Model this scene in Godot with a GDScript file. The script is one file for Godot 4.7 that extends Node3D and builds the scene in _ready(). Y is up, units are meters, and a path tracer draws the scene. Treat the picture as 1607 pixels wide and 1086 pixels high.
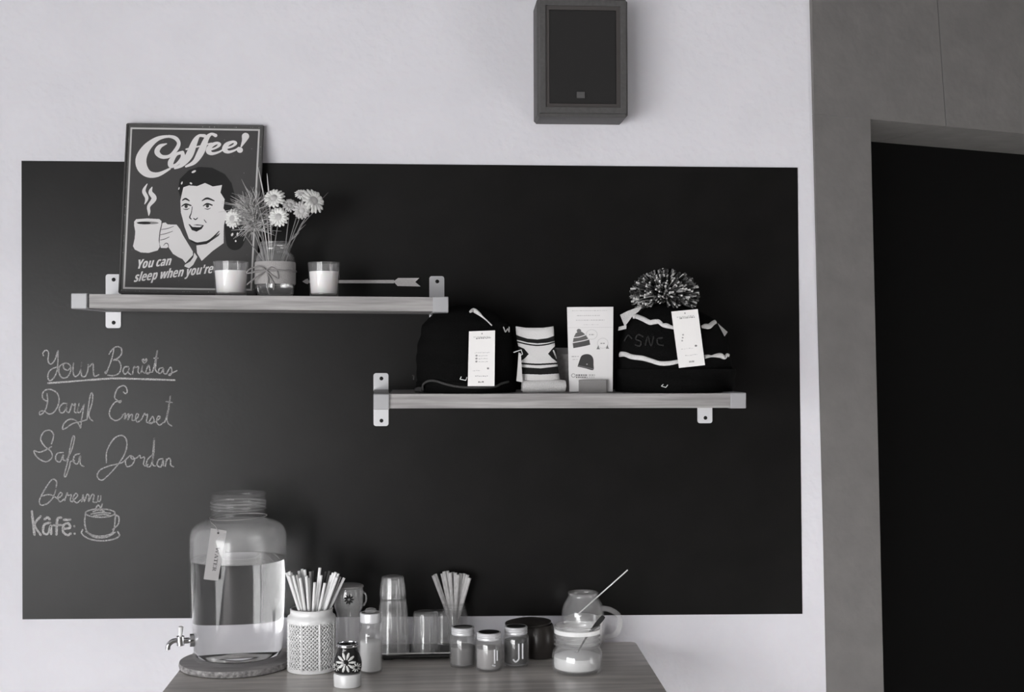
extends Node3D
# A cafe wall: chalkboard, two shelves, a drinks table, and a dark doorway to the right. y up, metres, wall plane at z = 0.

const F := 2050.0            # focal length in pixels of a 1607 x 1086 frame
const TABLE_Y := 0.9
var cam_pos := Vector3(0, 1.5596, 3.046)
var cam_basis := Basis.from_euler(Vector3(0.010, -0.066, -0.003))
var org := Vector3.ZERO      # origin of the thing being built; meshes are made in world space and stored relative to it
var rng := RandomNumberGenerator.new()
var M := {}

# ---------------------------------------------------------------- measuring
func ray(px: float, py: float) -> Vector3:
	return cam_basis * Vector3((px - 803.5) / F, -(py - 543.0) / F, -1.0)
func plane(px: float, py: float, p: Vector3, n: Vector3) -> Vector3:
	var d := ray(px, py)
	return cam_pos + d * ((p - cam_pos).dot(n) / d.dot(n))
func P(px: float, py: float, z: float) -> Vector3:
	return plane(px, py, Vector3(0, 0, z), Vector3(0, 0, 1))
func T(px: float, py: float, y := TABLE_Y) -> Vector3:
	return plane(px, py, Vector3(0, y, 0), Vector3.UP)
func mpp(p: Vector3) -> float:      # metres per pixel at a point
	return -(cam_basis.inverse() * (p - cam_pos)).z / F

# ---------------------------------------------------------------- things
func numbered(called: String) -> String:
	if not has_node(NodePath(called)): return called
	var k := 1
	while has_node(NodePath("%s_%03d" % [called, k])): k += 1
	return "%s_%03d" % [called, k]
func metas(o: Node, label: String, category: String, group := "") -> void:
	o.set_meta("label", label)
	o.set_meta("category", category)
	if group: o.set_meta("group", group)
func thing(called: String, label: String, category: String, at: Vector3, group := "") -> Node3D:
	var o := Node3D.new()
	o.name = numbered(called)
	add_child(o)
	o.position = at
	org = at
	metas(o, label, category, group)
	return o
func mb() -> SurfaceTool:
	var st := SurfaceTool.new()
	st.begin(Mesh.PRIMITIVE_TRIANGLES)
	return st
func put(called: String, st: SurfaceTool, m: Material, parent: Node = null, label := "") -> MeshInstance3D:
	st.generate_normals()
	st.index()
	var o := MeshInstance3D.new()
	o.mesh = st.commit()
	o.mesh.surface_set_material(0, m)
	if parent:
		o.name = called
		parent.add_child(o, true)
	else:
		o.name = numbered(called)
		add_child(o)
	if label: o.set_meta("label", label)
	return o
func struct(called: String, st: SurfaceTool, m: Material, parent: Node = null) -> MeshInstance3D:
	var o := put(called, st, m, parent)
	if parent == null: o.set_meta("kind", "structure")
	return o

# ---------------------------------------------------------------- shapes (corners counter-clockwise seen from outside)
func tri(st: SurfaceTool, a: Vector3, b: Vector3, c: Vector3) -> void:
	st.add_vertex(a - org); st.add_vertex(c - org); st.add_vertex(b - org)
func quad(st: SurfaceTool, a: Vector3, b: Vector3, c: Vector3, d: Vector3) -> void:
	tri(st, a, b, c); tri(st, a, c, d)
func uvtri(st: SurfaceTool, p: Array, u: Array) -> void:
	for i in [0, 2, 1]:
		st.set_uv(u[i]); st.add_vertex(p[i] - org)
func hexa(st: SurfaceTool, c: Array) -> void:   # 0-3 front ccw from bottom left, 4-7 the same behind
	st.set_smooth_group(-1)
	quad(st, c[0], c[1], c[2], c[3]); quad(st, c[5], c[4], c[7], c[6])
	quad(st, c[4], c[0], c[3], c[7]); quad(st, c[1], c[5], c[6], c[2])
	quad(st, c[3], c[2], c[6], c[7]); quad(st, c[4], c[5], c[1], c[0])
func box(st: SurfaceTool, lo: Vector3, hi: Vector3) -> void:
	hexa(st, [Vector3(lo.x, lo.y, hi.z), Vector3(hi.x, lo.y, hi.z), Vector3(hi.x, hi.y, hi.z), Vector3(lo.x, hi.y, hi.z),
		Vector3(lo.x, lo.y, lo.z), Vector3(hi.x, lo.y, lo.z), Vector3(hi.x, hi.y, lo.z), Vector3(lo.x, hi.y, lo.z)])
func cbox(st: SurfaceTool, xf: Transform3D, size: Vector3, b: float) -> void:   # box with chamfered edges
	st.set_smooth_group(-1)
	var h := size / 2.0
	var v := func(sx, sy, sz, ax) -> Vector3:
		var p := Vector3(sx * h.x, sy * h.y, sz * h.z)
		for k in 3:
			if k != ax: p[k] -= [sx, sy, sz][k] * b
		return xf * p
	for ax in 3:
		for s in [-1, 1]:
			var q := []
			for c in [[-1, -1], [1, -1], [1, 1], [-1, 1]]:
				var e := [0, 0, 0]
				e[ax] = s; e[(ax + 1) % 3] = c[0]; e[(ax + 2) % 3] = c[1]
				q.append(v.call(e[0], e[1], e[2], ax))
			if s > 0: quad(st, q[0], q[1], q[2], q[3])
			else: quad(st, q[3], q[2], q[1], q[0])
	for ax in 3:
		var a1 := (ax + 1) % 3
		var a2 := (ax + 2) % 3
		for s1 in [-1, 1]:
			for s2 in [-1, 1]:
				var e := [0, 0, 0]
				e[a1] = s1; e[a2] = s2
				var f := e.duplicate()
				e[ax] = -1; f[ax] = 1
				var q := [v.call(e[0], e[1], e[2], a1), v.call(f[0], f[1], f[2], a1), v.call(f[0], f[1], f[2], a2), v.call(e[0], e[1], e[2], a2)]
				if s1 * s2 > 0: quad(st, q[3], q[2], q[1], q[0])
				else: quad(st, q[0], q[1], q[2], q[3])
	for sx in [-1, 1]:
		for sy in [-1, 1]:
			for sz in [-1, 1]:
				var q := [v.call(sx, sy, sz, 0), v.call(sx, sy, sz, 1), v.call(sx, sy, sz, 2)]
				if sx * sy * sz > 0: tri(st, q[0], q[1], q[2])
				else: tri(st, q[2], q[1], q[0])
func at(p: Vector3) -> Transform3D:
	return Transform3D(Basis(), p)
func lathe(st: SurfaceTool, xf: Transform3D, prof: Array, segs := 40, closed := false, sharp := 0.75) -> void:
	# prof: Vector2(radius, height); outside on the right hand when walking up
	var n := prof.size()
	var group := 1
	for i in (n if closed else n - 1):
		var a: Vector2 = prof[i]
		var b: Vector2 = prof[(i + 1) % n]
		if i > 0 or closed:
			var p: Vector2 = prof[(i + n - 1) % n]
			if absf((a - p).angle_to(b - a)) > sharp: group += 1
		st.set_smooth_group(group)
		for k in segs:
			var t0 := TAU * k / segs
			var t1 := TAU * (k + 1) / segs
			var c0 := Vector3(cos(t0), 0, -sin(t0))
			var c1 := Vector3(cos(t1), 0, -sin(t1))
			var q := [xf * (c0 * a.x + Vector3.UP * a.y), xf * (c1 * a.x + Vector3.UP * a.y), xf * (c1 * b.x + Vector3.UP * b.y), xf * (c0 * b.x + Vector3.UP * b.y)]
			if a.x > 1e-6: tri(st, q[0], q[1], q[2])
			if b.x > 1e-6: tri(st, q[0], q[2], q[3])
func V(a: Array, s := 1.0) -> Array:     # flat list to Vector2 list
	var r := []
	for i in range(0, a.size(), 2): r.append(Vector2(a[i], a[i + 1]) * s)
	return r
func tube(st: SurfaceTool, pts: Array, rad, segs := 8, flat := 1.0, up := Vector3.ZERO) -> void:
	# a swept tube with rounded caps; flat < 1 squashes it along «up»
	st.set_smooth_group(1)
	var n := pts.size()
	var rings := []
	var side := Vector3.ZERO
	for i in n:
		var d: Vector3 = (pts[mini(i + 1, n - 1)] - pts[maxi(i - 1, 0)]).normalized()
		var w: Vector3
		if up != Vector3.ZERO: w = d.cross(up).normalized()
		else:
			if side == Vector3.ZERO: side = d.cross(Vector3(0.31, 0.2, 0.93)).normalized()
			w = (side - d * side.dot(d)).normalized()
			side = w
		var u := w.cross(d)
		var r: float = rad[i] if rad is Array else rad
		var ring := []
		for k in segs:
			var t := TAU * k / segs
			ring.append(pts[i] + w * cos(t) * r + u * sin(t) * r * flat)
		rings.append(ring)
	for i in n - 1:
		for k in segs:
			var l := (k + 1) % segs
			quad(st, rings[i][k], rings[i + 1][k], rings[i + 1][l], rings[i][l])
	for e in [0, n - 1]:
		var d: Vector3 = (pts[0] - pts[1] if e == 0 else pts[n - 1] - pts[n - 2]).normalized()
		var r: float = rad[e] if rad is Array else rad
		var tip: Vector3 = pts[e] + d * r * 0.35 * flat
		st.set_smooth_group(2)
		for k in segs:
			var l := (k + 1) % segs
			if e == 0: tri(st, rings[0][k], rings[0][l], tip)
			else: tri(st, rings[e][l], rings[e][k], tip)
func spline(pts: Array, per := 6) -> Array:   # Catmull-Rom through Vector2 or Vector3 points
	var r := []
	var n := pts.size()
	for i in n - 1:
		var a = pts[maxi(i - 1, 0)]
		var b = pts[i]
		var c = pts[i + 1]
		var d = pts[mini(i + 2, n - 1)]
		for k in per:
			var t := float(k) / per
			r.append(0.5 * ((2.0 * b) + (c - a) * t + (2.0 * a - 5.0 * b + 4.0 * c - d) * t * t + (3.0 * b - a - 3.0 * c + d) * t * t * t))
	r.append(pts[n - 1])
	return r
func extrude(st: SurfaceTool, poly: Array, front: Callable, back: Callable) -> void:
	# poly: Vector2 in picture order; front / back turn a 2D point into a 3D one
	st.set_smooth_group(-1)
	var pk := PackedVector2Array(poly)
	var f := poly.map(front)
	var b := poly.map(back)
	var idx := Geometry2D.triangulate_polygon(pk)
	for i in range(0, idx.size(), 3):
		var t := [idx[i], idx[i + 1], idx[i + 2]]
		var nn: Vector3 = (f[t[1]] - f[t[0]]).cross(f[t[2]] - f[t[0]])
		if nn.dot(f[t[0]] - b[t[0]]) < 0: t = [t[0], t[2], t[1]]
		tri(st, f[t[0]], f[t[1]], f[t[2]]); tri(st, b[t[0]], b[t[2]], b[t[1]])
	var c := Vector3.ZERO
	for p in f: c += p / f.size()
	var area := 0.0
	for i in poly.size(): area += poly[i].cross(poly[(i + 1) % poly.size()])
	var e0: Vector3 = f[1] - f[0]
	for i in poly.size():
		var j := (i + 1) % poly.size()
		if area < 0: quad(st, f[i], b[i], b[j], f[j])
		else: quad(st, f[j], b[j], b[i], f[i])
func stroke(st: SurfaceTool, pts: Array, w: float, n: Vector3) -> void:   # a flat line on a surface
	st.set_smooth_group(1)
	var m := pts.size()
	var l := []
	var r := []
	for i in m:
		var d: Vector3 = (pts[mini(i + 1, m - 1)] - pts[maxi(i - 1, 0)]).normalized()
		var s := n.cross(d).normalized() * w * 0.5 * (0.85 + 0.3 * rng.randf())
		l.append(pts[i] + s); r.append(pts[i] - s)
	for i in m - 1: quad(st, l[i], r[i], r[i + 1], l[i + 1])
	for e in [0, m - 1]:
		for k in 6:
			var c := n.cross(Vector3.UP if absf(n.y) < 0.9 else Vector3.RIGHT).normalized() * w * 0.45
			tri(st, pts[e], pts[e] + c.rotated(n, TAU * k / 6.0), pts[e] + c.rotated(n, TAU * (k + 1) / 6.0))

# ---------------------------------------------------------------- flat print, drawn into pictures
func fill(im: Image, pts: Array, c: Color) -> void:
	var lo := INF
	var hi := -INF
	for p in pts:
		lo = minf(lo, p.y); hi = maxf(hi, p.y)
	for y in range(maxi(0, floori(lo)), mini(im.get_height(), ceili(hi) + 1)):
		var xs := []
		for i in pts.size():
			var a: Vector2 = pts[i]
			var b: Vector2 = pts[(i + 1) % pts.size()]
			if (a.y <= y + 0.5) != (b.y <= y + 0.5): xs.append(a.x + (y + 0.5 - a.y) / (b.y - a.y) * (b.x - a.x))
		xs.sort()
		for i in range(0, xs.size() - 1, 2):
			var x0 := clampi(roundi(xs[i]), 0, im.get_width())
			var x1 := clampi(roundi(xs[i + 1]), 0, im.get_width())
			if x1 > x0: im.fill_rect(Rect2i(x0, y, x1 - x0, 1), c)
func disc(im: Image, p: Vector2, rx: float, ry: float, c: Color, turn := 0.0) -> void:
	var q := []
	for k in 24: q.append(p + Vector2(cos(TAU * k / 24) * rx, sin(TAU * k / 24) * ry).rotated(turn))
	fill(im, q, c)
func pen(im: Image, pts: Array, ws, c: Color) -> void:      # a line of varying width
	for i in pts.size():
		var w: float = ws[i] if ws is Array else ws
		disc(im, pts[i], w / 2, w / 2, c)
		if i == 0: continue
		var w0: float = ws[i - 1] if ws is Array else ws
		var d: Vector2 = (pts[i] - pts[i - 1]).normalized().orthogonal()
		fill(im, [pts[i - 1] + d * w0 / 2, pts[i] + d * w / 2, pts[i] - d * w / 2, pts[i - 1] - d * w0 / 2], c)
func brush(im: Image, a: Array, k: float, c: Color) -> void:  # x, y, width triples, smoothed
	var pw := []
	for i in range(0, a.size(), 3): pw.append(Vector3(a[i], a[i + 1], a[i + 2]) * k)
	var s := spline(pw, 6)
	pen(im, s.map(func(p): return Vector2(p.x, p.y)), s.map(func(p): return maxf(p.z, 1.0)), c)
func text(im: Image, words: String, xf: Transform2D, size: float, c: Color, bold := true, serif := false) -> void:
	var tm := TextMesh.new()
	var f := SystemFont.new()
	f.font_names = PackedStringArray(["Droid Serif" if serif else "Droid Sans"])
	f.font_weight = 700 if bold else 400
	tm.font = f
	tm.font_size = 64
	tm.pixel_size = size / 64.0
	tm.depth = 0.0
	tm.horizontal_alignment = HORIZONTAL_ALIGNMENT_LEFT
	tm.vertical_alignment = VERTICAL_ALIGNMENT_BOTTOM
	tm.text = words
	var ar := tm.get_mesh_arrays()
	var vs: PackedVector3Array = ar[Mesh.ARRAY_VERTEX]
	var ix: PackedInt32Array = ar[Mesh.ARRAY_INDEX] if ar[Mesh.ARRAY_INDEX] != null else PackedInt32Array(range(vs.size()))
	for i in range(0, ix.size(), 3):
		var q := []
		for j in 3: q.append(xf * Vector2(vs[ix[i + j]].x, -vs[ix[i + j]].y))
		fill(im, q, c)
func picture(w: int, h: int, c: Color) -> Image:
	var im := Image.create(w, h, false, Image.FORMAT_RGB8)
	im.fill(c)
	return im
func g(v: float) -> Color:
	return Color(v, v * 0.992, v * 0.99)

# ---------------------------------------------------------------- materials
func mat(c: Color, rough := 0.6, metal := 0.0, spec := 0.5) -> StandardMaterial3D:
	var m := StandardMaterial3D.new()
	m.albedo_color = c
	m.roughness = rough
	m.metallic = metal
	m.metallic_specular = spec
	return m
func noise_tex(freq: float, a: Color, b: Color, octaves := 4, kind := FastNoiseLite.TYPE_SIMPLEX_SMOOTH, size := 512, sd := 1) -> NoiseTexture2D:
	var n := FastNoiseLite.new()
	n.noise_type = kind
	n.frequency = freq
	n.fractal_octaves = octaves
	n.seed = sd
	var t := NoiseTexture2D.new()
	t.width = size; t.height = size
	t.seamless = true
	t.noise = n
	var gr := Gradient.new()
	gr.set_color(0, a); gr.set_color(1, b)
	t.color_ramp = gr
	return t
func tri_tex(m: StandardMaterial3D, t: Texture2D, scale: Vector3) -> StandardMaterial3D:
	m.albedo_texture = t
	m.uv1_triplanar = true
	m.uv1_world_triplanar = true
	m.uv1_scale = scale
	return m
func bumpy(m: StandardMaterial3D, t: Texture2D, cm: float) -> StandardMaterial3D:
	m.heightmap_enabled = true
	m.heightmap_texture = t
	m.heightmap_scale = cm
	return m
func pane(alpha: float, rough := 0.04, v := 0.95) -> StandardMaterial3D:
	var m := mat(Color(v, v, v, alpha), rough)
	m.transparency = BaseMaterial3D.TRANSPARENCY_ALPHA
	return m
func solid_glass(scale: float, v := 0.98, alpha := 0.0) -> StandardMaterial3D:
	var m := mat(Color(v, v, v, alpha), 0.02)
	m.refraction_enabled = true
	m.refraction_scale = scale
	return m
func printed(im: Image, rough := 0.6) -> StandardMaterial3D:
	var m := mat(Color.WHITE, rough)
	m.albedo_texture = ImageTexture.create_from_image(im)
	m.texture_repeat = false
	return m
func make_materials() -> void:
	M.wall = tri_tex(mat(g(1.0), 0.75), noise_tex(0.01, Color(0.852, 0.855, 0.878), Color(0.868, 0.871, 0.894)), Vector3.ONE * 1.1)
	bumpy(M.wall, noise_tex(0.08, Color.BLACK, Color.WHITE, 3), 0.08)
	M.ceiling = mat(Color(0.55, 0.55, 0.55), 0.9)
	M.dark_wall = mat(Color(0.34, 0.33, 0.32), 0.8)
	M.floor = tri_tex(mat(g(1.0), 0.6), noise_tex(0.02, g(0.70), g(0.78)), Vector3.ONE)
	M.board = tri_tex(mat(Color(1, 1, 1), 0.34, 0.0, 0.33), noise_tex(0.012, Color(0.070, 0.067, 0.065), Color(0.096, 0.092, 0.090), 5), Vector3.ONE * 1.3)
	bumpy(M.board, noise_tex(0.12, Color.BLACK, Color.WHITE, 2), 0.008)
	M.chalk = tri_tex(mat(Color.WHITE, 0.95, 0.0, 0.1), noise_tex(0.11, g(0.36), g(0.86), 2), Vector3.ONE * 4.5)
	M.chalk_bold = tri_tex(mat(Color.WHITE, 0.95, 0.0, 0.1), noise_tex(0.11, g(0.45), g(0.90), 2), Vector3.ONE * 4.5)
	M.concrete = tri_tex(mat(g(1.0), 0.8), noise_tex(0.016, Color(0.43, 0.426, 0.42), Color(0.48, 0.475, 0.469), 5), Vector3.ONE * 1.2)
	bumpy(M.concrete, noise_tex(0.06, Color.BLACK, Color.WHITE, 4), 0.1)
	M.black_door = mat(Color(0.07, 0.069, 0.068), 0.85, 0.0, 0.2)
	M.shelf_wood = tri_tex(mat(g(1.0), 0.55), noise_tex(0.02, g(0.50), g(0.70), 4), Vector3(0.35, 6.5, 6.5))
	bumpy(M.shelf_wood, noise_tex(0.03, Color.BLACK, Color.WHITE, 3), 0.05)
	M.knot = mat(g(0.42), 0.6)
	M.table_wood = tri_tex(mat(g(1.0), 0.28), noise_tex(0.012, Color(0.66, 0.65, 0.635), Color(0.90, 0.885, 0.865), 5), Vector3(0.5, 5.0, 5.0))
	M.coaster = tri_tex(mat(g(1.0), 0.5), noise_tex(0.02, g(0.56), g(0.74), 4), Vector3(0.8, 8.0, 8.0))
	M.bark = tri_tex(mat(g(1.0), 0.85), noise_tex(0.05, g(0.30), g(0.86), 3), Vector3(3, 3, 3))
	M.steel = mat(Color(0.66, 0.66, 0.67), 0.5, 0.25)
	M.steel_side = mat(Color(0.84, 0.84, 0.85), 0.5, 0.1)
	M.chrome = mat(Color(0.88, 0.88, 0.89), 0.12, 1.0)
	M.dark_metal = mat(g(0.10), 0.5, 0.6)
	M.lid_top = mat(g(0.22), 0.35, 0.7)
	M.lid_band = mat(Color(0.93, 0.93, 0.94), 0.35, 0.3)
	M.speaker_case = tri_tex(mat(g(1.0), 0.6), noise_tex(0.05, g(0.27), g(0.32)), Vector3.ONE * 3)
	M.speaker_inner = mat(Color(0.26, 0.245, 0.24), 0.7)
	M.grille = tri_tex(mat(g(1.0), 0.8, 0.0, 0.3), noise_tex(0.3, g(0.12), g(0.21), 1), Vector3.ONE * 6)
	M.emblem = mat(g(0.42), 0.4, 0.6)
	M.wax = mat(Color(0.93, 0.92, 0.92), 0.5)
	M.wax.subsurf_scatter_enabled = true
	M.wax.subsurf_scatter_strength = 0.15
	M.wick = mat(g(0.12), 0.9)
	M.pane = pane(0.06)
	M.milky = pane(0.12, 0.05, 0.94)
	M.faint = pane(0.09, 0.05, 0.92)
	M.hazy = pane(0.20, 0.2, 0.92)
	M.clear = pane(0.02, 0.03, 0.92)
	M.clear.metallic_specular = 0.2
	M.glass = solid_glass(0.05)
	M.water = solid_glass(0.033)
	M.water.metallic_specular = 0.2
	M.window_glass = pane(0.03)
	M.sugar = bumpy(mat(Color(0.96, 0.96, 0.96), 0.9), noise_tex(0.2, Color.BLACK, Color.WHITE, 2), 0.1)
	M.spice = tri_tex(mat(g(1.0), 0.9), noise_tex(0.15, g(0.28), g(0.58), 2), Vector3.ONE * 8)
	M.spice_pale = tri_tex(mat(g(1.0), 0.9), noise_tex(0.15, g(0.50), g(0.78), 2), Vector3.ONE * 8)
	M.spice_dark = tri_tex(mat(g(1.0), 0.9), noise_tex(0.15, g(0.12), g(0.26), 2), Vector3.ONE * 8)
	M.ceramic = mat(Color(0.93, 0.93, 0.93), 0.22)
	M.straw = mat(Color(0.92, 0.92, 0.92), 0.6)
	M.straw_grey = mat(g(0.66), 0.6)
	M.straw_dark = mat(g(0.30), 0.6)
	M.wrapper = tri_tex(mat(Color(1, 1, 1), 0.6), noise_tex(0.06, g(0.68), g(0.86)), Vector3(6, 2, 6))
	M.brown = mat(Color(0.21, 0.195, 0.185), 0.3)
	M.tray = mat(g(0.13), 0.35)
	M.tray_rim = mat(g(0.80), 0.4, 0.1)
	M.paper = mat(Color(0.91, 0.91, 0.925), 0.75)
	M.kraft = tri_tex(mat(g(1.0), 0.85), noise_tex(0.05, g(0.60), g(0.72)), Vector3.ONE * 4)
	M.card_grey = tri_tex(mat(g(1.0), 0.7), noise_tex(0.2, g(0.50), g(0.60), 2), Vector3.ONE * 5)
	var knit := noise_tex(0.16, Color.BLACK, Color.WHITE, 2, FastNoiseLite.TYPE_CELLULAR)
	M.knit_black = bumpy(tri_tex(mat(Color(1, 1, 1), 0.95, 0.0, 0.15), noise_tex(0.1, g(0.045), g(0.085), 2), Vector3.ONE * 6), knit, 0.12)
	M.knit_grey = bumpy(tri_tex(mat(Color(1, 1, 1), 0.95, 0.0, 0.15), noise_tex(0.1, g(0.22), g(0.33), 2), Vector3.ONE * 6), knit, 0.12)
	M.knit_letter = bumpy(tri_tex(mat(Color(1, 1, 1), 0.95, 0.0, 0.15), noise_tex(0.1, g(0.15), g(0.24), 2), Vector3.ONE * 6), knit, 0.12)
	M.knit_white = bumpy(tri_tex(mat(Color(1, 1, 1), 0.95, 0.0, 0.15), noise_tex(0.1, g(0.80), g(0.92), 2), Vector3.ONE * 6), knit, 0.12)
	M.thread = mat(Color(0.95, 0.95, 0.95), 0.5)
	M.yarn = mat(Color.WHITE, 0.95, 0.0, 0.2)
	M.yarn.vertex_color_use_as_albedo = true
	M.petal = mat(Color(0.90, 0.90, 0.89), 0.7)
	M.petal.backlight_enabled = true
	M.petal.backlight = Color(0.4, 0.4, 0.4)
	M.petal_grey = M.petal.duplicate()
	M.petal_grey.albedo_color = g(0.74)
	M.flower_eye = bumpy(mat(g(0.72), 0.9), knit, 0.1)
	M.stem = mat(g(0.50), 0.7)
	M.grass = mat(g(0.60), 0.8)
	M.grass_pale = mat(g(0.78), 0.8)
	M.burlap = bumpy(tri_tex(mat(g(1.0), 0.95), noise_tex(0.2, g(0.58), g(0.74), 2), Vector3.ONE * 5), knit, 0.1)
	M.twine = tri_tex(mat(g(1.0), 0.95), noise_tex(0.2, g(0.40), g(0.70), 2), Vector3.ONE * 8)
	M.arrow = tri_tex(mat(g(1.0), 0.7), noise_tex(0.1, g(0.86), g(0.94), 2), Vector3(2, 8, 8))
	M.flower_glass = mat(g(0.16), 0.12)

func _ready() -> void:
	# ---- camera
	var cam := Camera3D.new()
	cam.name = "camera"
	cam.position = cam_pos
	cam.basis = cam_basis
	cam.fov = rad_to_deg(2.0 * atan(543.0 / F))
	cam.near = 0.05
	add_child(cam)
	cam.current = true
	# ---- sky, exposure: an even overcast sky
	var env := Environment.new()
	var sky := ProceduralSkyMaterial.new()
	sky.sky_top_color = Color(0.90, 0.90, 0.92)
	sky.sky_horizon_color = Color(0.96, 0.96, 0.97)
	sky.ground_horizon_color = Color(0.45, 0.45, 0.45)
	sky.ground_bottom_color = Color(0.40, 0.40, 0.40)
	sky.sun_angle_max = 0.0
	env.sky = Sky.new()
	env.sky.sky_material = sky
	env.background_mode = Environment.BG_SKY
	env.background_energy_multiplier = 2.2
	env.tonemap_mode = Environment.TONE_MAPPER_LINEAR
	env.tonemap_exposure = 2.1
	env.sdfgi_enabled = true
	env.ssao_enabled = true
	env.ssil_enabled = true
	var we := WorldEnvironment.new()
	we.name = "world_environment"
	we.environment = env
	add_child(we)
	# ---- daylight coming in at the shop windows: one soft light in each opening
	daylight("window_daylight", Vector3(XL + 0.02, 1.0, 4.0), Vector2(3.6, 1.7), Vector3(1, 0, 0), 1.25)
	daylight("front_daylight", Vector3(-2.02, 1.0, ZB - 0.02), Vector2(0.96, 1.7), Vector3(0, 0, -1), 1.9)
	daylight("side_daylight", Vector3(XR - 0.02, 0.8, 2.5), Vector2(1.2, 1.1), Vector3(-1, 0, 0), 0.3)
	# the sun comes low through the right-hand window and lies on the floor in front of the doorway
	var sun := DirectionalLight3D.new()
	sun.name = "sun"
	add_child(sun)
	sun.light_energy = 13.0
	sun.light_angular_distance = 0.6
	sun.sky_mode = DirectionalLight3D.SKY_MODE_LIGHT_ONLY
	sun.shadow_enabled = true
	sun.look_at_from_position(Vector3(4.3, 1.2, 2.5), Vector3(1.6, 0, 1.0), Vector3.UP)

	rng.seed = 11
	make_materials()
	room()
	chalkboard()
	doorway()
	speaker()
	table()
	shelves()
	sign_board()
	upper_shelf_things()
	lower_shelf_things()
	table_things()

func daylight(called: String, p: Vector3, size: Vector2, towards: Vector3, energy: float) -> void:
	var l := AreaLight3D.new()
	l.name = called
	add_child(l)
	l.area_size = size
	l.area_normalize_energy = false
	l.light_energy = energy
	l.light_color = Color(1.0, 1.0, 1.0)
	l.shadow_enabled = true
	l.area_range = 20.0
	l.area_attenuation = 2.0
	l.look_at_from_position(p, p + towards, Vector3.UP)

# ---------------------------------------------------------------- the room
const XL := -2.62
const XR := 4.3
const ZB := 6.1
const TOP := 3.25
var AW := Vector3.ZERO          # foot of the corner where the main wall ends
var U := Vector3(0.933, 0, -0.36)
var N := Vector3(0.36, 0, 0.933)
func A(px: float, py: float) -> Vector3:      # pixel on the angled wall
	return plane(px, py, AW, N)
func room() -> void:
	org = Vector3.ZERO
	AW = P(1290, 543, 0.0)
	U = U.normalized(); N = Vector3(-U.z, 0, U.x)
	var top := P(1274, 0, 0.0)
	var low := P(1296.5, 1086, 0.0)
	var dir := (top - low) / (top.y - low.y)
	var c0 := low - dir * low.y
	var c1 := low + dir * (TOP - low.y)
	var st := mb()
	var bk := Vector3(0, 0, -0.3)
	hexa(st, [Vector3(XL, 0, 0), c0, c1, Vector3(XL, TOP, 0), Vector3(XL, 0, -0.3), c0 + bk, c1 + bk, Vector3(XL, TOP, -0.3)])
	struct("wall_back", st, M.wall)
	st = mb(); box(st, Vector3(XL - 0.3, -0.2, -3), Vector3(XR + 0.3, 0, ZB + 0.3)); struct("floor", st, M.floor)
	st = mb(); box(st, Vector3(XL - 0.3, TOP, -3), Vector3(XR + 0.3, TOP + 0.2, ZB + 0.3)); struct("ceiling", st, M.ceiling)
	# left wall with a wide window, front wall with another; frames, mullions and panes
	st = mb()
	hole_wall(st, Vector3(XL, 0, -0.3), Vector3(0, 0, 1), ZB + 0.6, Vector3(-0.25, 0, 0), 2.5, 6.1, 0.15, 1.85)
	struct("wall_left", st, M.wall)
	window("window_1", Vector3(XL - 0.1, 0.15, 2.2), Vector3(0, 0, 1), 3.6, 1.7, 4)
	st = mb()
	hole_wall(st, Vector3(XL, 0, ZB), Vector3(1, 0, 0), XR - XL, Vector3(0, 0, 0.25), 0.12, 1.08, 0.15, 1.85)
	struct("wall_front", st, M.dark_wall)
	window("window_2", Vector3(XL + 0.12, 0.15, ZB + 0.1), Vector3(1, 0, 0), 0.96, 1.7, 1)
	st = mb()
	hole_wall(st, Vector3(XR, 0, -3), Vector3(0, 0, 1), ZB + 3.25, Vector3(0.25, 0, 0), 4.9, 6.1, 0.25, 1.35)
	struct("wall_right", st, M.dark_wall)
	window("window_3", Vector3(XR + 0.1, 0.25, 1.9), Vector3(0, 0, 1), 1.2, 1.1, 2)
	st = mb(); box(st, Vector3(1.0, 0, -3.2), Vector3(XR + 0.25, TOP, -3.0)); struct("wall_rear", st, M.concrete)
func hole_wall(st: SurfaceTool, o: Vector3, u: Vector3, length: float, t: Vector3, a: float, b: float, lo: float, hi: float) -> void:
	for r in [[0.0, a, 0.0, TOP], [b, length, 0.0, TOP], [a, b, 0.0, lo], [a, b, hi, TOP]]:
		var p: Vector3 = o + u * r[0] + Vector3.UP * r[2]
		var q: Vector3 = o + u * r[1] + Vector3.UP * r[3] + t
		box(st, Vector3(minf(p.x, q.x), p.y, minf(p.z, q.z)), Vector3(maxf(p.x, q.x), q.y, maxf(p.z, q.z)))
func window(called: String, o: Vector3, u: Vector3, w: float, h: float, n: int) -> void:
	var root := Node3D.new()
	root.name = called
	add_child(root)
	root.set_meta("kind", "structure")
	var t := Vector3(absf(u.z), 0, absf(u.x)) * 0.04
	for k in n + 1:
		var st := mb()
		var p: Vector3 = o + u * (w - 0.06) * k / n
		box(st, p - t, p + u * 0.06 + Vector3.UP * h + t)
		put("mullion", st, M.speaker_case, root)
	for y in [0.0, h - 0.06]:
		var st := mb()
		var p: Vector3 = o + Vector3.UP * y
		box(st, p - t, p + u * w + Vector3.UP * 0.06 + t)
		put("window_frame", st, M.speaker_case, root)
	for k in n:
		var st := mb()
		st.set_smooth_group(-1)
		var p := o + u * ((w - 0.06) * k / n + 0.06) + Vector3.UP * 0.06
		var q := u * ((w - 0.06) / n - 0.06)
		quad(st, p, p + q, p + q + Vector3.UP * (h - 0.12), p + Vector3.UP * (h - 0.12))
		put("pane", st, M.window_glass, root)

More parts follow.
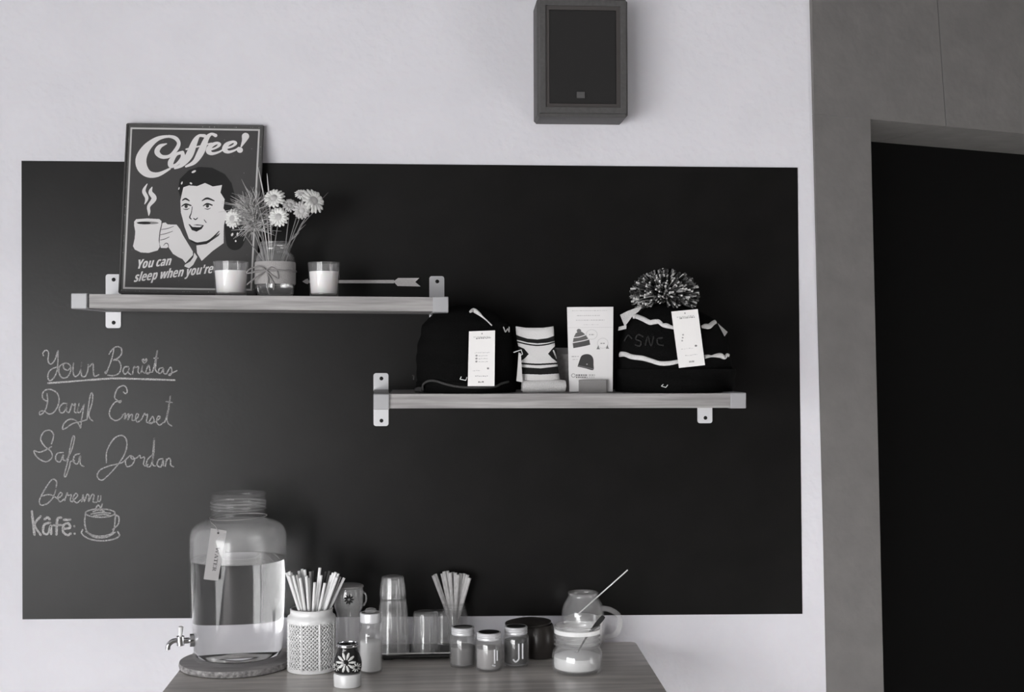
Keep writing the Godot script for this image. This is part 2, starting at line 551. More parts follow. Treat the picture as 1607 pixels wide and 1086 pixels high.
func doorway() -> void:
	org = Vector3.ZERO
	var root := Node3D.new()
	root.name = "wall_door"
	add_child(root)
	root.set_meta("kind", "structure")
	var back := -N * 0.26
	var corner0 := A(1274, 0)
	var corner1 := A(1296.5, 1086)
	var cd := (corner0 - corner1) / (corner0.y - corner1.y)
	var j0 := A(1366, 187)
	var j1 := A(1387, 1086)
	var jd := (j0 - j1) / (j0.y - j1.y)
	var lintel := j0.y
	var r0 := j0 + U * 1.25      # right end of the opening
	var piece := func(called: String, a: Vector3, b: Vector3, c: Vector3, d: Vector3):
		var st := mb()
		hexa(st, [a, b, c, d, a + back, b + back, c + back, d + back])
		put(called, st, M.concrete, root)
	var foot := func(p: Vector3, dir: Vector3, y: float) -> Vector3: return p + dir * (y - p.y)
	piece.call("jamb", foot.call(corner1, cd, 0.0), foot.call(j1, jd, 0.0), j0, foot.call(corner1, cd, lintel))
	var s0 := A(1471, 0)
	var s1 := A(1484, 187)
	var sd := (s0 - s1) / (s0.y - s1.y)
	var sl: Vector3 = foot.call(s1, sd, lintel)
	var sh: Vector3 = foot.call(s1, sd, TOP)
	piece.call("panel", foot.call(corner1, cd, lintel + 0.0005), sl - U * 0.0012, sh - U * 0.0012, foot.call(corner1, cd, TOP))
	piece.call("panel", sl + U * 0.0012, r0 + U * 0.9, r0 + U * 0.9 + Vector3.UP * (TOP - lintel), sh + U * 0.0012)
	var rf := Vector3(r0.x, 0, r0.z)
	piece.call("jamb", rf, rf + U * 0.9, r0 + U * 0.9, r0)
	# the black door stands closed at the back of the opening
	var d := Node3D.new()
	d.name = "door_1"
	add_child(d)
	d.set_meta("kind", "structure")
	var st := mb()
	var dl := Vector3(j0.x, 0, j0.z) + back - U * 0.4
	var t := -N * 0.05
	hexa(st, [dl, dl + U * 1.85, dl + U * 1.85 + Vector3.UP * (lintel + 0.1), dl + Vector3.UP * (lintel + 0.1), dl + t, dl + U * 1.85 + t, dl + U * 1.85 + Vector3.UP * (lintel + 0.1) + t, dl + Vector3.UP * (lintel + 0.1) + t])
	put("door_leaf", st, M.black_door, d)
	st = mb()
	var h0 := dl + U * 1.55 + Vector3.UP * 1.02
	tube(st, [h0, h0 + N * 0.05], 0.012, 10)
	tube(st, [h0 + N * 0.05, h0 + N * 0.05 - U * 0.11], 0.009, 10)
	put("door_handle", st, M.dark_metal, d)

# ---------------------------------------------------------------- chalkboard and its writing
func chalkboard() -> void:
	var p0 := P(643, 611, 0.0)
	var root := thing("chalkboard", "big dark chalkboard panel painted on the white wall with handwritten names", "chalkboard", p0)
	var st := mb()
	var c := [[35.2, 972], [1259.3, 963.5], [1251.7, 263], [33.7, 252.3]]
	var f := []
	for e in c: f.append(P(e[0], e[1], 0.0015))
	for e in c: f.append(P(e[0], e[1], 0.0))
	hexa(st, f)
	put("board_surface", st, M.board, root)
	var ink := func(called: String, lines: Array, ox: float, oy: float, k: float, w: float, m: Material, label := ""):
		var s := mb()
		for a in lines:
			var pts := []
			for i in range(0, a.size(), 2): pts.append(P(ox + a[i] / k, oy + a[i + 1] / k, 0.0021))
			stroke(s, spline(pts, 5) if pts.size() > 2 else pts, w, Vector3(0, 0, 1))
		put(called, s, m, root, label)
	var W := 0.0030
	ink.call("chalk_word", [[245, 180, 240, 150, 270, 125, 295, 150, 290, 220, 300, 255, 325, 262, 360, 220, 385, 140], [390, 130, 388, 250, 380, 330, 350, 400, 310, 430, 288, 400, 300, 340, 345, 305, 400, 290],
		[440, 260, 405, 290, 400, 350, 430, 400, 480, 395, 515, 340, 515, 285, 480, 255, 445, 265, 450, 310, 490, 325, 520, 290], [545, 255, 540, 330, 555, 385, 590, 375, 620, 320, 628, 245],
		[628, 245, 622, 330, 630, 385, 665, 385, 688, 330, 695, 268], [690, 268, 705, 290, 740, 258, 744, 330, 755, 385, 800, 370]], 30, 530, 6.387, W, M.chalk, "handwritten chalk word Your")
	ink.call("chalk_word", [[185, 100, 165, 200, 130, 300, 105, 360, 95, 345, 120, 330], [135, 165, 165, 120, 210, 90, 255, 105, 260, 160, 225, 205, 175, 225, 230, 230, 255, 290, 235, 355, 180, 380, 120, 375],
		[330, 290, 290, 295, 275, 335, 295, 365, 325, 340, 335, 300, 330, 350, 355, 370], [370, 365, 385, 290, 400, 300, 430, 290, 425, 340, 440, 360], [455, 350, 470, 275, 465, 330, 490, 355],
		[465, 225, 480, 215, 490, 230, 505, 212, 515, 222, 490, 255, 465, 225], [500, 350, 530, 275, 545, 330, 530, 360, 505, 355, 560, 345], [570, 345, 600, 230, 618, 125, 605, 250, 600, 320, 620, 350], [585, 205, 625, 205],
		[675, 300, 640, 310, 630, 350, 655, 355, 680, 310, 680, 350, 700, 365], [710, 365, 750, 295, 765, 340, 750, 375, 735, 370, 815, 330]], 150, 530, 6.387, W, M.chalk, "handwritten chalk word Baristas with a heart over the i")
	ink.call("chalk_line", [[290, 455, 500, 440, 750, 420, 960, 408, 1250, 415, 1561, 425]], 30, 530, 6.387, W * 1.35, M.chalk_bold)
	ink.call("chalk_word", [[280, 560, 285, 640, 265, 720, 235, 760, 205, 770, 210, 740, 250, 735, 300, 765, 350, 745, 390, 680, 400, 610, 380, 555, 320, 520, 265, 525, 235, 560, 240, 610, 275, 635],
		[480, 660, 440, 660, 405, 700, 410, 745, 445, 750, 475, 700, 485, 665, 475, 730, 500, 750, 520, 700, 532, 660, 545, 680, 565, 660, 555, 735, 575, 750, 592, 700, 600, 660], [592, 690, 585, 740, 612, 745, 655, 660],
		[655, 660, 640, 740, 625, 830, 615, 905, 600, 870, 560, 825, 500, 820, 450, 860, 435, 915, 470, 905, 540, 860, 620, 840, 680, 820], [680, 820, 690, 730, 705, 620, 722, 555, 738, 575, 730, 660, 700, 760, 710, 810, 740, 835]], 30, 530, 6.387, W, M.chalk, "handwritten chalk name in the first row, left")
	ink.call("chalk_word", [[280, 545, 300, 560, 318, 540, 305, 495, 270, 480, 220, 510, 195, 570, 195, 610, 230, 635, 255, 630, 245, 650, 205, 640, 160, 690, 138, 750, 150, 800, 200, 830, 250, 810, 280, 770],
		[270, 775, 300, 760, 290, 815, 320, 770, 335, 770, 325, 825, 350, 775, 370, 775, 365, 825, 385, 830], [385, 830, 420, 800, 430, 770, 410, 765, 400, 810, 420, 845, 460, 820], [460, 820, 490, 760, 500, 775, 520, 770, 510, 840, 530, 850],
		[530, 855, 570, 790, 585, 830, 560, 860, 540, 855, 600, 845], [600, 840, 640, 810, 645, 790, 625, 790, 610, 840, 640, 875, 680, 850], [690, 850, 710, 800, 735, 680, 748, 580, 735, 700, 715, 810, 730, 860, 765, 885], [705, 640, 770, 650]], 150, 530, 6.387, W, M.chalk, "handwritten chalk name in the first row, right")
	ink.call("chalk_word", [[158, 548, 168, 505, 150, 482, 120, 490, 105, 525, 125, 560, 155, 585, 160, 615, 130, 635, 90, 615, 72, 582, 105, 588, 158, 562], [215, 590, 185, 595, 178, 625, 200, 635, 215, 600, 215, 625, 230, 630],
		[230, 630, 255, 580, 270, 520, 262, 512, 250, 560, 235, 640, 220, 700, 228, 705, 245, 660, 250, 635, 270, 630], [295, 595, 270, 605, 265, 635, 285, 645, 298, 605, 298, 645, 315, 658]], 30, 520, 3.103, W, M.chalk, "handwritten chalk name in the second row, left")
	ink.call("chalk_word", [[425, 640, 428, 580, 465, 520, 505, 508, 525, 540, 515, 595, 480, 650, 430, 705, 400, 725, 380, 705, 395, 675, 440, 655, 500, 640, 532, 612], [540, 605, 518, 630, 525, 658, 550, 650, 562, 622, 545, 605, 550, 622, 575, 615],
		[575, 615, 588, 603, 592, 617, 611, 613, 606, 645, 614, 656, 628, 648], [650, 600, 625, 625, 620, 655, 640, 655, 655, 600, 658, 515, 650, 640, 665, 655], [700, 620, 680, 625, 672, 650, 690, 660, 702, 625, 702, 655],
		[712, 658, 717, 622], [716, 634, 727, 619, 737, 624, 738, 650, 752, 660]], 30, 520, 3.103, W, M.chalk, "handwritten chalk name in the second row, right")
	ink.call("chalk_word", [[180, 760, 182, 730, 160, 722, 125, 770, 100, 820, 105, 845, 135, 840, 165, 810, 180, 770], [112, 802, 150, 795, 188, 815], [190, 815, 210, 795, 200, 785, 188, 810, 200, 830, 220, 815], [222, 825, 234, 786, 238, 799, 254, 796, 249, 824, 262, 830],
		[262, 825, 285, 800, 275, 790, 262, 815, 280, 835, 300, 820], [305, 830, 312, 795, 318, 830, 330, 795, 340, 800, 338, 830, 355, 795, 365, 800, 360, 830, 378, 832], [386, 800, 382, 825, 395, 825, 398, 800]], 30, 520, 3.103, W, M.chalk, "handwritten chalk name in the third row")
	ink.call("chalk_word", [[62, 875, 68, 930, 75, 992], [105, 900, 76, 942, 106, 992], [152, 932, 122, 942, 118, 980, 140, 985, 154, 945, 156, 988], [124, 916, 138, 906, 150, 916], [206, 908, 186, 916, 182, 990], [165, 945, 206, 943],
		[216, 962, 248, 956, 240, 936, 218, 942, 214, 975, 235, 992, 252, 984], [218, 918, 250, 917], [268, 948, 270, 950], [270, 984, 272, 986]], 30, 520, 3.103, W * 1.75, M.chalk_bold, "bold chalk word with a hat and a bar over its vowels")
	var rim := []
	for k in 25: rim.append_array([395 + 72 * cos(TAU * k / 24), 885 + 20 * sin(TAU * k / 24)])
	ink.call("chalk_drawing", [rim, [322, 890, 320, 940, 335, 980, 380, 997, 430, 992, 460, 970, 470, 890], [465, 892, 485, 905, 482, 940, 455, 965], [310, 965, 305, 985, 340, 1010, 400, 1020, 460, 1012, 488, 995, 480, 975], [325, 975, 370, 1003, 430, 1001, 468, 978],
		[360, 878, 385, 870, 415, 876], [350, 890, 395, 882, 445, 886], [365, 897, 410, 892, 440, 896], [372, 866, 384, 846, 398, 858, 405, 840], [385, 868, 398, 862, 408, 868]], 30, 520, 3.103, W * 1.1, M.chalk, "chalk drawing of a steaming cup on a saucer")

# ---------------------------------------------------------------- wall speaker
func speaker() -> void:
	var z := 0.10
	var o := thing("wall_speaker", "dark grey box loudspeaker high on the white wall, cut by the photo's top", "speaker", P(913, 92, 0.0))
	var st := mb()
	var zz := z
	var q := func(x, y, d) -> Vector3: return P(x, y, d)
	# case as a chamfered box behind the front
	var a := P(843, 183, zz)
	var b := P(985, -2, zz)
	var back := P(847, 183, 0.0)
	cbox(st, at(Vector3((a.x + b.x) / 2, (a.y + b.y) / 2, zz / 2)), Vector3(b.x - a.x, b.y - a.y, zz), 0.006)
	put("case", st, M.speaker_case, o)
	var s := mpp(a)
	var frame := func(x0, y0, x1, y1, w, d0, d1, m, called):
		var t := mb()
		for r in [[x0, y0, x1, y0 + w], [x0, y1 - w, x1, y1], [x0, y0 + w, x0 + w, y1 - w], [x1 - w, y0 + w, x1, y1 - w]]:
			box(t, Vector3(r[0], r[1], d0), Vector3(r[2], r[3], d1))
		put(called, t, m, o)
	frame.call(a.x + 4 * s, a.y + 5 * s, b.x - 4 * s, b.y - 5 * s, 9 * s, zz - 0.001, zz + 0.010, M.speaker_case, "bezel")
	frame.call(a.x + 13 * s, a.y + 14 * s, b.x - 13 * s, b.y - 14 * s, 6 * s, zz - 0.001, zz + 0.006, M.speaker_inner, "inner_frame")
	st = mb()
	cbox(st, at(Vector3((a.x + b.x) / 2, (a.y + b.y) / 2, zz + 0.001)), Vector3(b.x - a.x - 37 * s, b.y - a.y - 39 * s, 0.008), 0.002)
	put("grille", st, M.grille, o)
	st = mb()
	cbox(st, at(P(911.5, 149, zz + 0.006)), Vector3(13 * s, 10 * s, 0.003), 0.0006)
	put("emblem", st, M.emblem, o, "small metal emblem plate")

# ---------------------------------------------------------------- table
func table() -> void:
	var bl := T(312, 1013)
	var br := T(1001, 1013)
	var fl := T(255, 1086)
	var fr := T(1047, 1086)
	var dl := (fl - bl) / (fl.z - bl.z)
	var dr := (fr - br) / (fr.z - br.z)
	var zf := 0.62
	var zb := (bl.z + br.z) / 2
	bl.z = zb; br.z = zb
	var f0 := bl + dl * (zf - zb)
	var f1 := br + dr * (zf - zb)
	var o := thing("side_table", "dark wooden table under the chalkboard holding the water and coffee extras", "table", Vector3((bl.x + br.x) / 2, 0, (zb + zf) / 2))
	var poly := []
	var r := 0.018
	var cs := [bl, br, f1, f0]
	for i in 4:
		var c: Vector3 = cs[i]
		var p: Vector3 = c + (cs[(i + 3) % 4] - c).normalized() * r
		var n: Vector3 = c + (cs[(i + 1) % 4] - c).normalized() * r
		for k in 6:
			var t := k / 5.0
			var e := p.lerp(c, t).lerp(c.lerp(n, t), t)
			poly.append(Vector2(e.x, e.z))
	var st := mb()
	extrude(st, poly, func(v): return Vector3(v.x, TABLE_Y, v.y), func(v): return Vector3(v.x, TABLE_Y - 0.032, v.y))
	put("tabletop", st, M.table_wood, o)
	var lo := Vector3(maxf(bl.x, f0.x) + 0.05, 0, zb + 0.05)
	var hi := Vector3(minf(br.x, f1.x) - 0.05, TABLE_Y - 0.032, zf - 0.05)
	for x in [lo.x, hi.x - 0.05]:
		for z in [lo.z, hi.z - 0.05]:
			st = mb()
			cbox(st, at(Vector3(x + 0.025, hi.y / 2, z + 0.025)), Vector3(0.05, hi.y, 0.05), 0.004)
			put("leg", st, M.table_wood, o)
	for z in [lo.z + 0.015, hi.z - 0.015]:
		st = mb()
		cbox(st, at(Vector3((lo.x + hi.x) / 2, hi.y - 0.045, z)), Vector3(hi.x - lo.x - 0.1, 0.09, 0.02), 0.002)
		put("apron", st, M.table_wood, o)

# ---------------------------------------------------------------- shelves
const SD := 0.28        # shelf depth
func shelves() -> void:
	shelf("wall_shelf", "light wooden wall shelf on the left carrying the tin sign, candles and flowers", [125, 472.5], [691.5, 478], [140, 461.5, 483.5], [679.5, 466.5, 488.5], [178.5, 430.5, 515], [685.5, 433.5, 516])
	shelf("wall_shelf", "light wooden wall shelf on the right carrying the hats, tags and leaflet", [598.5, 630.5], [1158, 628.5], [611, 618.5, 641], [1146, 617.5, 640], [598, 585.5, 668.5], [1105.5, 583, 664])
func shelf(called: String, label: String, cl: Array, cr: Array, l: Array, r: Array, pl: Array, pr: Array) -> void:
	var o := thing(called, label, "shelf", P((l[0] + r[0]) / 2, l[2], 0.0))
	var st := mb()
	# the board tips forward a little, as it does in the photo
	var f := [P(l[0], l[2], SD), P(r[0], r[2], SD), P(r[0], r[1], SD), P(l[0], l[1], SD)]
	var tip := Vector3(0, 0.003, -SD + 0.002)
	var bk := []
	for p in f: bk.append(p + tip)
	hexa(st, f + bk)
	put("board", st, M.shelf_wood, o)
	for e in [[cl, pl, -1], [cr, pr, 1]]:
		var b := Node3D.new()
		b.name = "bracket"
		o.add_child(b, true)
		var c := P(e[0][0], e[0][1], SD)
		var s := mpp(c)
		var w := 24.5 * s
		var h := 24.5 * s
		var pw := P(e[1][0], (e[1][1] + e[1][2]) / 2, 0.0)
		st = mb()
		# front clasp and the two straps that run back to the wall, above and below the board
		cbox(st, at(Vector3(c.x, c.y, SD)), Vector3(w, h, 0.012), 0.0016)
		put("clasp", st, M.steel, b)
		var sx := 1.0 if e[2] > 0 else -1.0
		for k in [-1, 1]:
			st = mb()
			var p := Vector3(c.x, c.y + k * (h / 2 - 0.0015), SD - 0.006)
			var q := Vector3(pw.x, c.y + tip.y + k * (h / 2 - 0.0015), 0.004)
			var hw := Vector3(w / 2, 0, 0)
			var hh := Vector3(0, 0.0015, 0)
			hexa(st, [p - hw - hh, p + hw - hh, p + hw + hh, p - hw + hh, q - hw - hh, q + hw - hh, q + hw + hh, q - hw + hh])
			put("strap", st, M.steel, b)
			# wall plate with rounded outer corners and a screw
			var y0: float = q.y - k * 0.0015
			var y1 := P(e[1][0], e[1][1] if k > 0 else e[1][2], 0.0).y
			var ww := 11.7 * mpp(pw)
			var rr := 0.006
			var poly := [Vector2(-ww, 0), Vector2(ww, 0)]
			var hgt := absf(y1 - y0)
			for j in 5: poly.append(Vector2(ww - rr + rr * cos(PI / 8 * j), hgt - rr + rr * sin(PI / 8 * j)))
			for j in 5: poly.append(Vector2(-ww + rr - rr * sin(PI / 8 * j), hgt - rr + rr * cos(PI / 8 * j)))
			st = mb()
			var front := func(v): return Vector3(pw.x + v.x, y0 + k * v.y, 0.005)
			var rear := func(v): return Vector3(pw.x + v.x, y0 + k * v.y, 0.0016)
			if k < 0: poly.reverse()
			extrude(st, poly, front, rear)
			put("wall_plate", st, M.steel_side, b)
			st = mb()
			lathe(st, Transform3D(Basis(Vector3(1, 0, 0), PI / 2), Vector3(pw.x + 0.001, y1 - k * 0.0125, 0.005)), V([0.0045, -0.001, 0.0045, 0.0004, 0.003, 0.001, 0, 0.001]), 14)
			put("screw", st, M.dark_metal, b)

# ---------------------------------------------------------------- the tin sign
func sign_board() -> void:
	var k := 4.0
	var im := picture(852, 1056, g(0.28))
	var W := g(0.90)
	var D := g(0.115)
	var bg := g(0.28)
	# place on the sign of a pixel of the photograph
	var tx := func(x: float, y: float) -> Vector2:
		var v: float = (y - 195.0 - 0.014 * (x - 200.0)) / 264.0
		return Vector2((x - (200.0 - 13.0 * v)), v * 264.0) * k
	var S := func(a: Array, ox: float, oy: float, q: float) -> Array:
		var r := []
		for i in range(0, a.size(), 2): r.append(tx.call(ox + a[i] / q, oy + a[i + 1] / q))
		return r
	var B := func(a: Array, ox: float, oy: float, q: float, c: Color):
		var r := []
		for i in range(0, a.size(), 3):
			var p: Vector2 = tx.call(ox + a[i] / q, oy + a[i + 1] / q)
			r.append_array([p.x, p.y, a[i + 2] / q * k])
		brush(im, r, 1.0, c)
	# worn edge, then the pale double border line
	for e in [[0, 0, 852, 24], [0, 1032, 852, 24], [0, 0, 24, 1056], [828, 0, 24, 1056]]: im.fill_rect(Rect2i(e[0], e[1], e[2], e[3]), g(0.34))
	for e in [[20, 20, 812, 11], [20, 1023, 812, 11], [20, 20, 11, 1014], [821, 20, 11, 1014]]: im.fill_rect(Rect2i(e[0], e[1], e[2], e[3]), g(0.78))
	for i in 90:
		var p := Vector2(rng.randf() * 852, rng.randf() * 1056)
		if rng.randf() < 0.7:
			if rng.randf() < 0.5: p.x = 10 + 832 * float(rng.randi() % 2)
			else: p.y = 10 + 1036 * float(rng.randi() % 2)
		disc(im, p, rng.randf_range(1, 4), rng.randf_range(1, 5), g(rng.randf_range(0.36, 0.62)))
	# lettering, from strokes of varying width
	var z8 := [180.0, 190.0, 6.696]
	B.call([540, 245, 12, 470, 275, 45, 440, 335, 55, 490, 385, 42, 575, 375, 36, 645, 300, 42, 668, 235, 38, 630, 182, 40, 550, 166, 30, 440, 195, 50, 335, 285, 85, 275, 400, 112, 285, 500, 108, 350, 570, 75, 450, 575, 48, 570, 515, 22], z8[0], z8[1], z8[2], W)
	B.call([705, 340, 38, 640, 360, 34, 585, 435, 60, 585, 485, 46, 640, 468, 30, 705, 400, 48, 705, 340, 38], z8[0], z8[1], z8[2], W)
	B.call([940, 160, 38, 880, 160, 32, 835, 225, 62, 775, 370, 78, 700, 470, 46, 625, 508, 24], z8[0], z8[1], z8[2], W)
	B.call([1055, 155, 38, 1010, 140, 30, 960, 190, 52, 900, 330, 74, 830, 440, 48, 740, 490, 22], z8[0], z8[1], z8[2], W)
	B.call([745, 305, 18, 870, 275, 16, 1010, 240, 16], z8[0], z8[1], z8[2], W)
	B.call([970, 315, 26, 1050, 292, 22, 1095, 255, 34, 1065, 238, 30, 1000, 270, 48, 978, 325, 56, 1015, 352, 34, 1085, 335, 22, 1135, 305, 15], z8[0], z8[1], z8[2], W)
	B.call([1140, 297, 26, 1225, 275, 22, 1265, 240, 32, 1235, 224, 28, 1170, 255, 48, 1148, 307, 56, 1185, 334, 34, 1255, 315, 22, 1295, 285, 12], z8[0], z8[1], z8[2], W)
	B.call([1370, 165, 78, 1355, 210, 48, 1322, 275, 16], z8[0], z8[1], z8[2], W)
	B.call([1305, 312, 62, 1309, 314, 60], z8[0], z8[1], z8[2], W)
	# steam, mug, hand
	B.call([335, 675, 8, 300, 750, 36, 330, 825, 36, 308, 888, 8], z8[0], z8[1], z8[2], W)
	B.call([385, 710, 10, 368, 765, 42, 405, 830, 52, 350, 910, 34, 352, 970, 28, 348, 1010, 6], z8[0], z8[1], z8[2], W)
	fill(im, S.call([195, 330, 215, 305, 330, 297, 450, 305, 470, 325, 468, 360, 450, 430, 440, 520, 450, 590, 430, 625, 340, 650, 260, 645, 200, 615, 182, 580, 200, 500, 205, 430, 195, 370], 180, 300, 6.582), W)
	var cp: Vector2 = tx.call(180 + 330 / 6.582, 300 + 343 / 6.582)
	disc(im, cp, 68, 9, g(0.55))
	disc(im, cp + Vector2(-22, 1), 42, 8, D)
	fill(im, S.call([480, 345, 512, 340, 532, 360, 622, 362, 660, 410, 690, 470, 800, 640, 800, 670, 722, 752, 690, 712, 650, 695, 590, 660, 540, 590, 520, 602, 462, 600, 448, 560, 452, 500, 458, 440], 180, 300, 6.582), W)
	for l in [[470, 412, 5, 530, 402, 6, 592, 380, 4], [458, 466, 5, 520, 452, 6, 582, 430, 4], [458, 520, 5, 505, 508, 6, 548, 488, 4], [490, 575, 4, 512, 552, 7, 535, 560, 7, 542, 590, 5]]: B.call(l, 180, 300, 6.582, D)
	fill(im, S.call([812, 645, 845, 690, 802, 770, 760, 805, 710, 785, 716, 768, 772, 735, 802, 692], 180, 300, 6.582), W)
	B.call([800, 640, 5, 795, 690, 7, 722, 755, 6], 180, 300, 6.582, D)
	# hair, face, collar
	var z1 := [160.0, 180.0, 3.195]
	fill(im, S.call([376, 385, 385, 330, 430, 285, 480, 268, 545, 272, 610, 305, 645, 350, 662, 410, 668, 478, 640, 500, 606, 486, 590, 420, 400, 380, 386, 420], z1[0], z1[1], z1[2]), D)
	B.call([655, 560, 90, 668, 605, 108, 665, 640, 90], z1[0], z1[1], z1[2], D)
	fill(im, S.call([402, 372, 430, 362, 470, 366, 510, 350, 548, 368, 596, 360, 588, 398, 610, 432, 604, 478, 622, 500, 608, 560, 606, 588, 570, 612, 520, 640, 470, 648, 430, 630, 406, 570, 388, 500, 386, 440], z1[0], z1[1], z1[2]), W)
	fill(im, S.call([606, 570, 607, 650, 550, 690, 496, 738, 472, 700, 468, 662, 520, 655, 580, 615], z1[0], z1[1], z1[2]), W)
	B.call([440, 640, 5, 475, 652, 10, 530, 642, 12, 583, 592, 4], z1[0], z1[1], z1[2], D)
	for h in [[455, 292, 30, 14, -0.5], [395, 350, 10, 20, 0.3], [440, 352, 18, 12, 0.6], [380, 378, 7, 18, 0.2], [650, 608, 14, 22, 0.4], [677, 606, 12, 22, 0.0], [668, 640, 11, 13, 0.0], [655, 575, 13, 15, 0.0]]:
		disc(im, tx.call(z1[0] + h[0] / z1[2], z1[1] + h[1] / z1[2]), h[2] * 0.5, h[3] * 0.5, W, h[4])
	# features
	B.call([396, 438, 4, 412, 430, 9, 430, 440, 5], z1[0], z1[1], z1[2], D)
	B.call([494, 440, 4, 520, 428, 10, 556, 440, 5], z1[0], z1[1], z1[2], D)
	for e in [[412, 468], [520, 466]]:
		B.call([e[0] - 20, e[1], 4, e[0], e[1] - 11, 8, e[0] + 26, e[1] - 4, 6], z1[0], z1[1], z1[2], D)
		disc(im, tx.call(z1[0] + (e[0] + 2) / z1[2], z1[1] + e[1] / z1[2]), 10, 11, g(0.25))
		B.call([e[0] - 12, e[1] + 13, 2, e[0] + 4, e[1] + 16, 4, e[0] + 18, e[1] + 10, 2], z1[0], z1[1], z1[2], D)
	B.call([444, 470, 3, 440, 500, 4, 432, 522, 6, 440, 532, 4], z1[0], z1[1], z1[2], D)
	B.call([452, 528, 4, 462, 534, 5, 472, 526, 4], z1[0], z1[1], z1[2], D)
	fill(im, S.call([426, 556, 444, 562, 470, 558, 505, 562, 494, 580, 468, 594, 444, 586], z1[0], z1[1], z1[2]), D)
	fill(im, S.call([434, 560, 470, 563, 498, 564, 486, 572, 448, 571], z1[0], z1[1], z1[2]), W)
	B.call([506, 535, 3, 516, 548, 4], z1[0], z1[1], z1[2], D)
	# the words below
	var base := func(x: float, y: float, wide: float) -> Transform2D:
		var p: Vector2 = tx.call(180 + x / 6.582, 300 + y / 6.582)
		return Transform2D(Vector2(wide, -0.125 * wide), Vector2(-0.24, 1.0), p)
	for d in [0.0, 4.0]:
		text(im, "You can", base.call(200 + d, 843, 0.73), 78, W)
		text(im, "sleep when you're", base.call(176 + d, 972, 0.72), 78, W)
	var m := printed(im, 0.42)
	# the plate itself leans on the wall
	var zt := 0.012
	var zb := 0.115
	var c := [P(187.5, 459, zb), P(400, 462, zb), P(413, 198, zt), P(200, 195, zt)]
	var o := thing("tin_sign", "dark retro tin coffee sign with a woman holding a mug, leaning on the wall", "sign", (c[0] + c[1]) / 2)
	var n: Vector3 = (c[1] - c[0]).cross(c[3] - c[0]).normalized()
	var st := mb()
	st.set_smooth_group(-1)
	uvtri(st, [c[0], c[1], c[2]], [Vector2(0, 1), Vector2(1, 1), Vector2(1, 0)])
	uvtri(st, [c[0], c[2], c[3]], [Vector2(0, 1), Vector2(1, 0), Vector2(0, 0)])
	put("printed_face", st, m, o)
	st = mb()
	hexa(st, [c[0] - n * 0.0004, c[1] - n * 0.0004, c[2] - n * 0.0004, c[3] - n * 0.0004, c[0] - n * 0.006, c[1] - n * 0.006, c[2] - n * 0.006, c[3] - n * 0.006])
	put("plate", st, M.dark_metal, o)
	for e in [[0, 1], [1, 2], [2, 3], [3, 0]]:
		st = mb()
		tube(st, [c[e[0]] + n * 0.0002, c[e[1]] + n * 0.0002], 0.0026, 8)
		put("rolled_edge", st, M.speaker_case, o)

# ---------------------------------------------------------------- on the upper shelf
func profile_thing(st: SurfaceTool, base: Vector3, prof: Array, segs := 40, closed := false) -> void:
	lathe(st, at(base), prof, segs, closed)
func shell(outer: Array, t: float, floor_t: float) -> Array:   # an open vessel: outer profile, base first, then the inside back down
	var r := [Vector2(0, outer[0].y)]
	r.append_array(outer)
	var n := outer.size()
	var last: Vector2 = outer[n - 1]
	r.append(Vector2(last.x - t * 0.3, last.y + t * 0.35))
	r.append(Vector2(last.x - t * 0.75, last.y + t * 0.3))
	for i in range(n - 1, -1, -1):
		var p: Vector2 = outer[i]
		if p.y > outer[0].y + floor_t: r.append(Vector2(maxf(p.x - t, 0.001), p.y))
	r.append(Vector2(maxf(outer[1].x - t * 1.4, 0.001), outer[0].y + floor_t))
	r.append(Vector2(0, outer[0].y + floor_t))
	return r
func on_shelf(px: float, top_l: Array, top_r: Array, z: float) -> Vector3:   # a point on the board's upper face
	var t: float = (px - top_l[0]) / (top_r[0] - top_l[0])
	var y := P(px, lerpf(top_l[1], top_r[1], t), SD).y + 0.003 * (SD - z) / SD
	var d := ray(px, 500)
	var p := cam_pos + d * ((z - cam_pos.z) / d.z)
	return Vector3(p.x, y, z)
func candle(px: float, hw: float, h: float, label: String, z: float) -> void:
	var b := on_shelf(px, [140, 461.5], [679.5, 466.5], z)
	var s := mpp(b)
	var o := thing("candle_glass", label, "candle", b, "glass candles on the upper shelf")
	var r1 := hw * s
	var r0 := r1 * 0.86
	var hh := h * s
	var st := mb()
	lathe(st, at(b), shell(V([r0 - 0.002, 0, r0, 0.003, r1, hh]), 0.0022, 0.006), 40)
	put("tumbler", st, M.pane, o)
	st = mb()
	var lv := hh * 0.76
	var rl := lerpf(r0, r1, 0.76) - 0.0026
	lathe(st, at(b), V([0, 0.0075, r0 - 0.004, 0.0075, r0 - 0.0022, 0.009, rl, lv - 0.001, rl - 0.002, lv - 0.002, 0, lv - 0.003]), 40)
	put("wax", st, M.wax, o)
	st = mb()
	tube(st, [b + Vector3(0, lv - 0.004, 0), b + Vector3(0.001, lv + 0.005, 0)], 0.0009, 6)
	put("wick", st, M.wick, o)
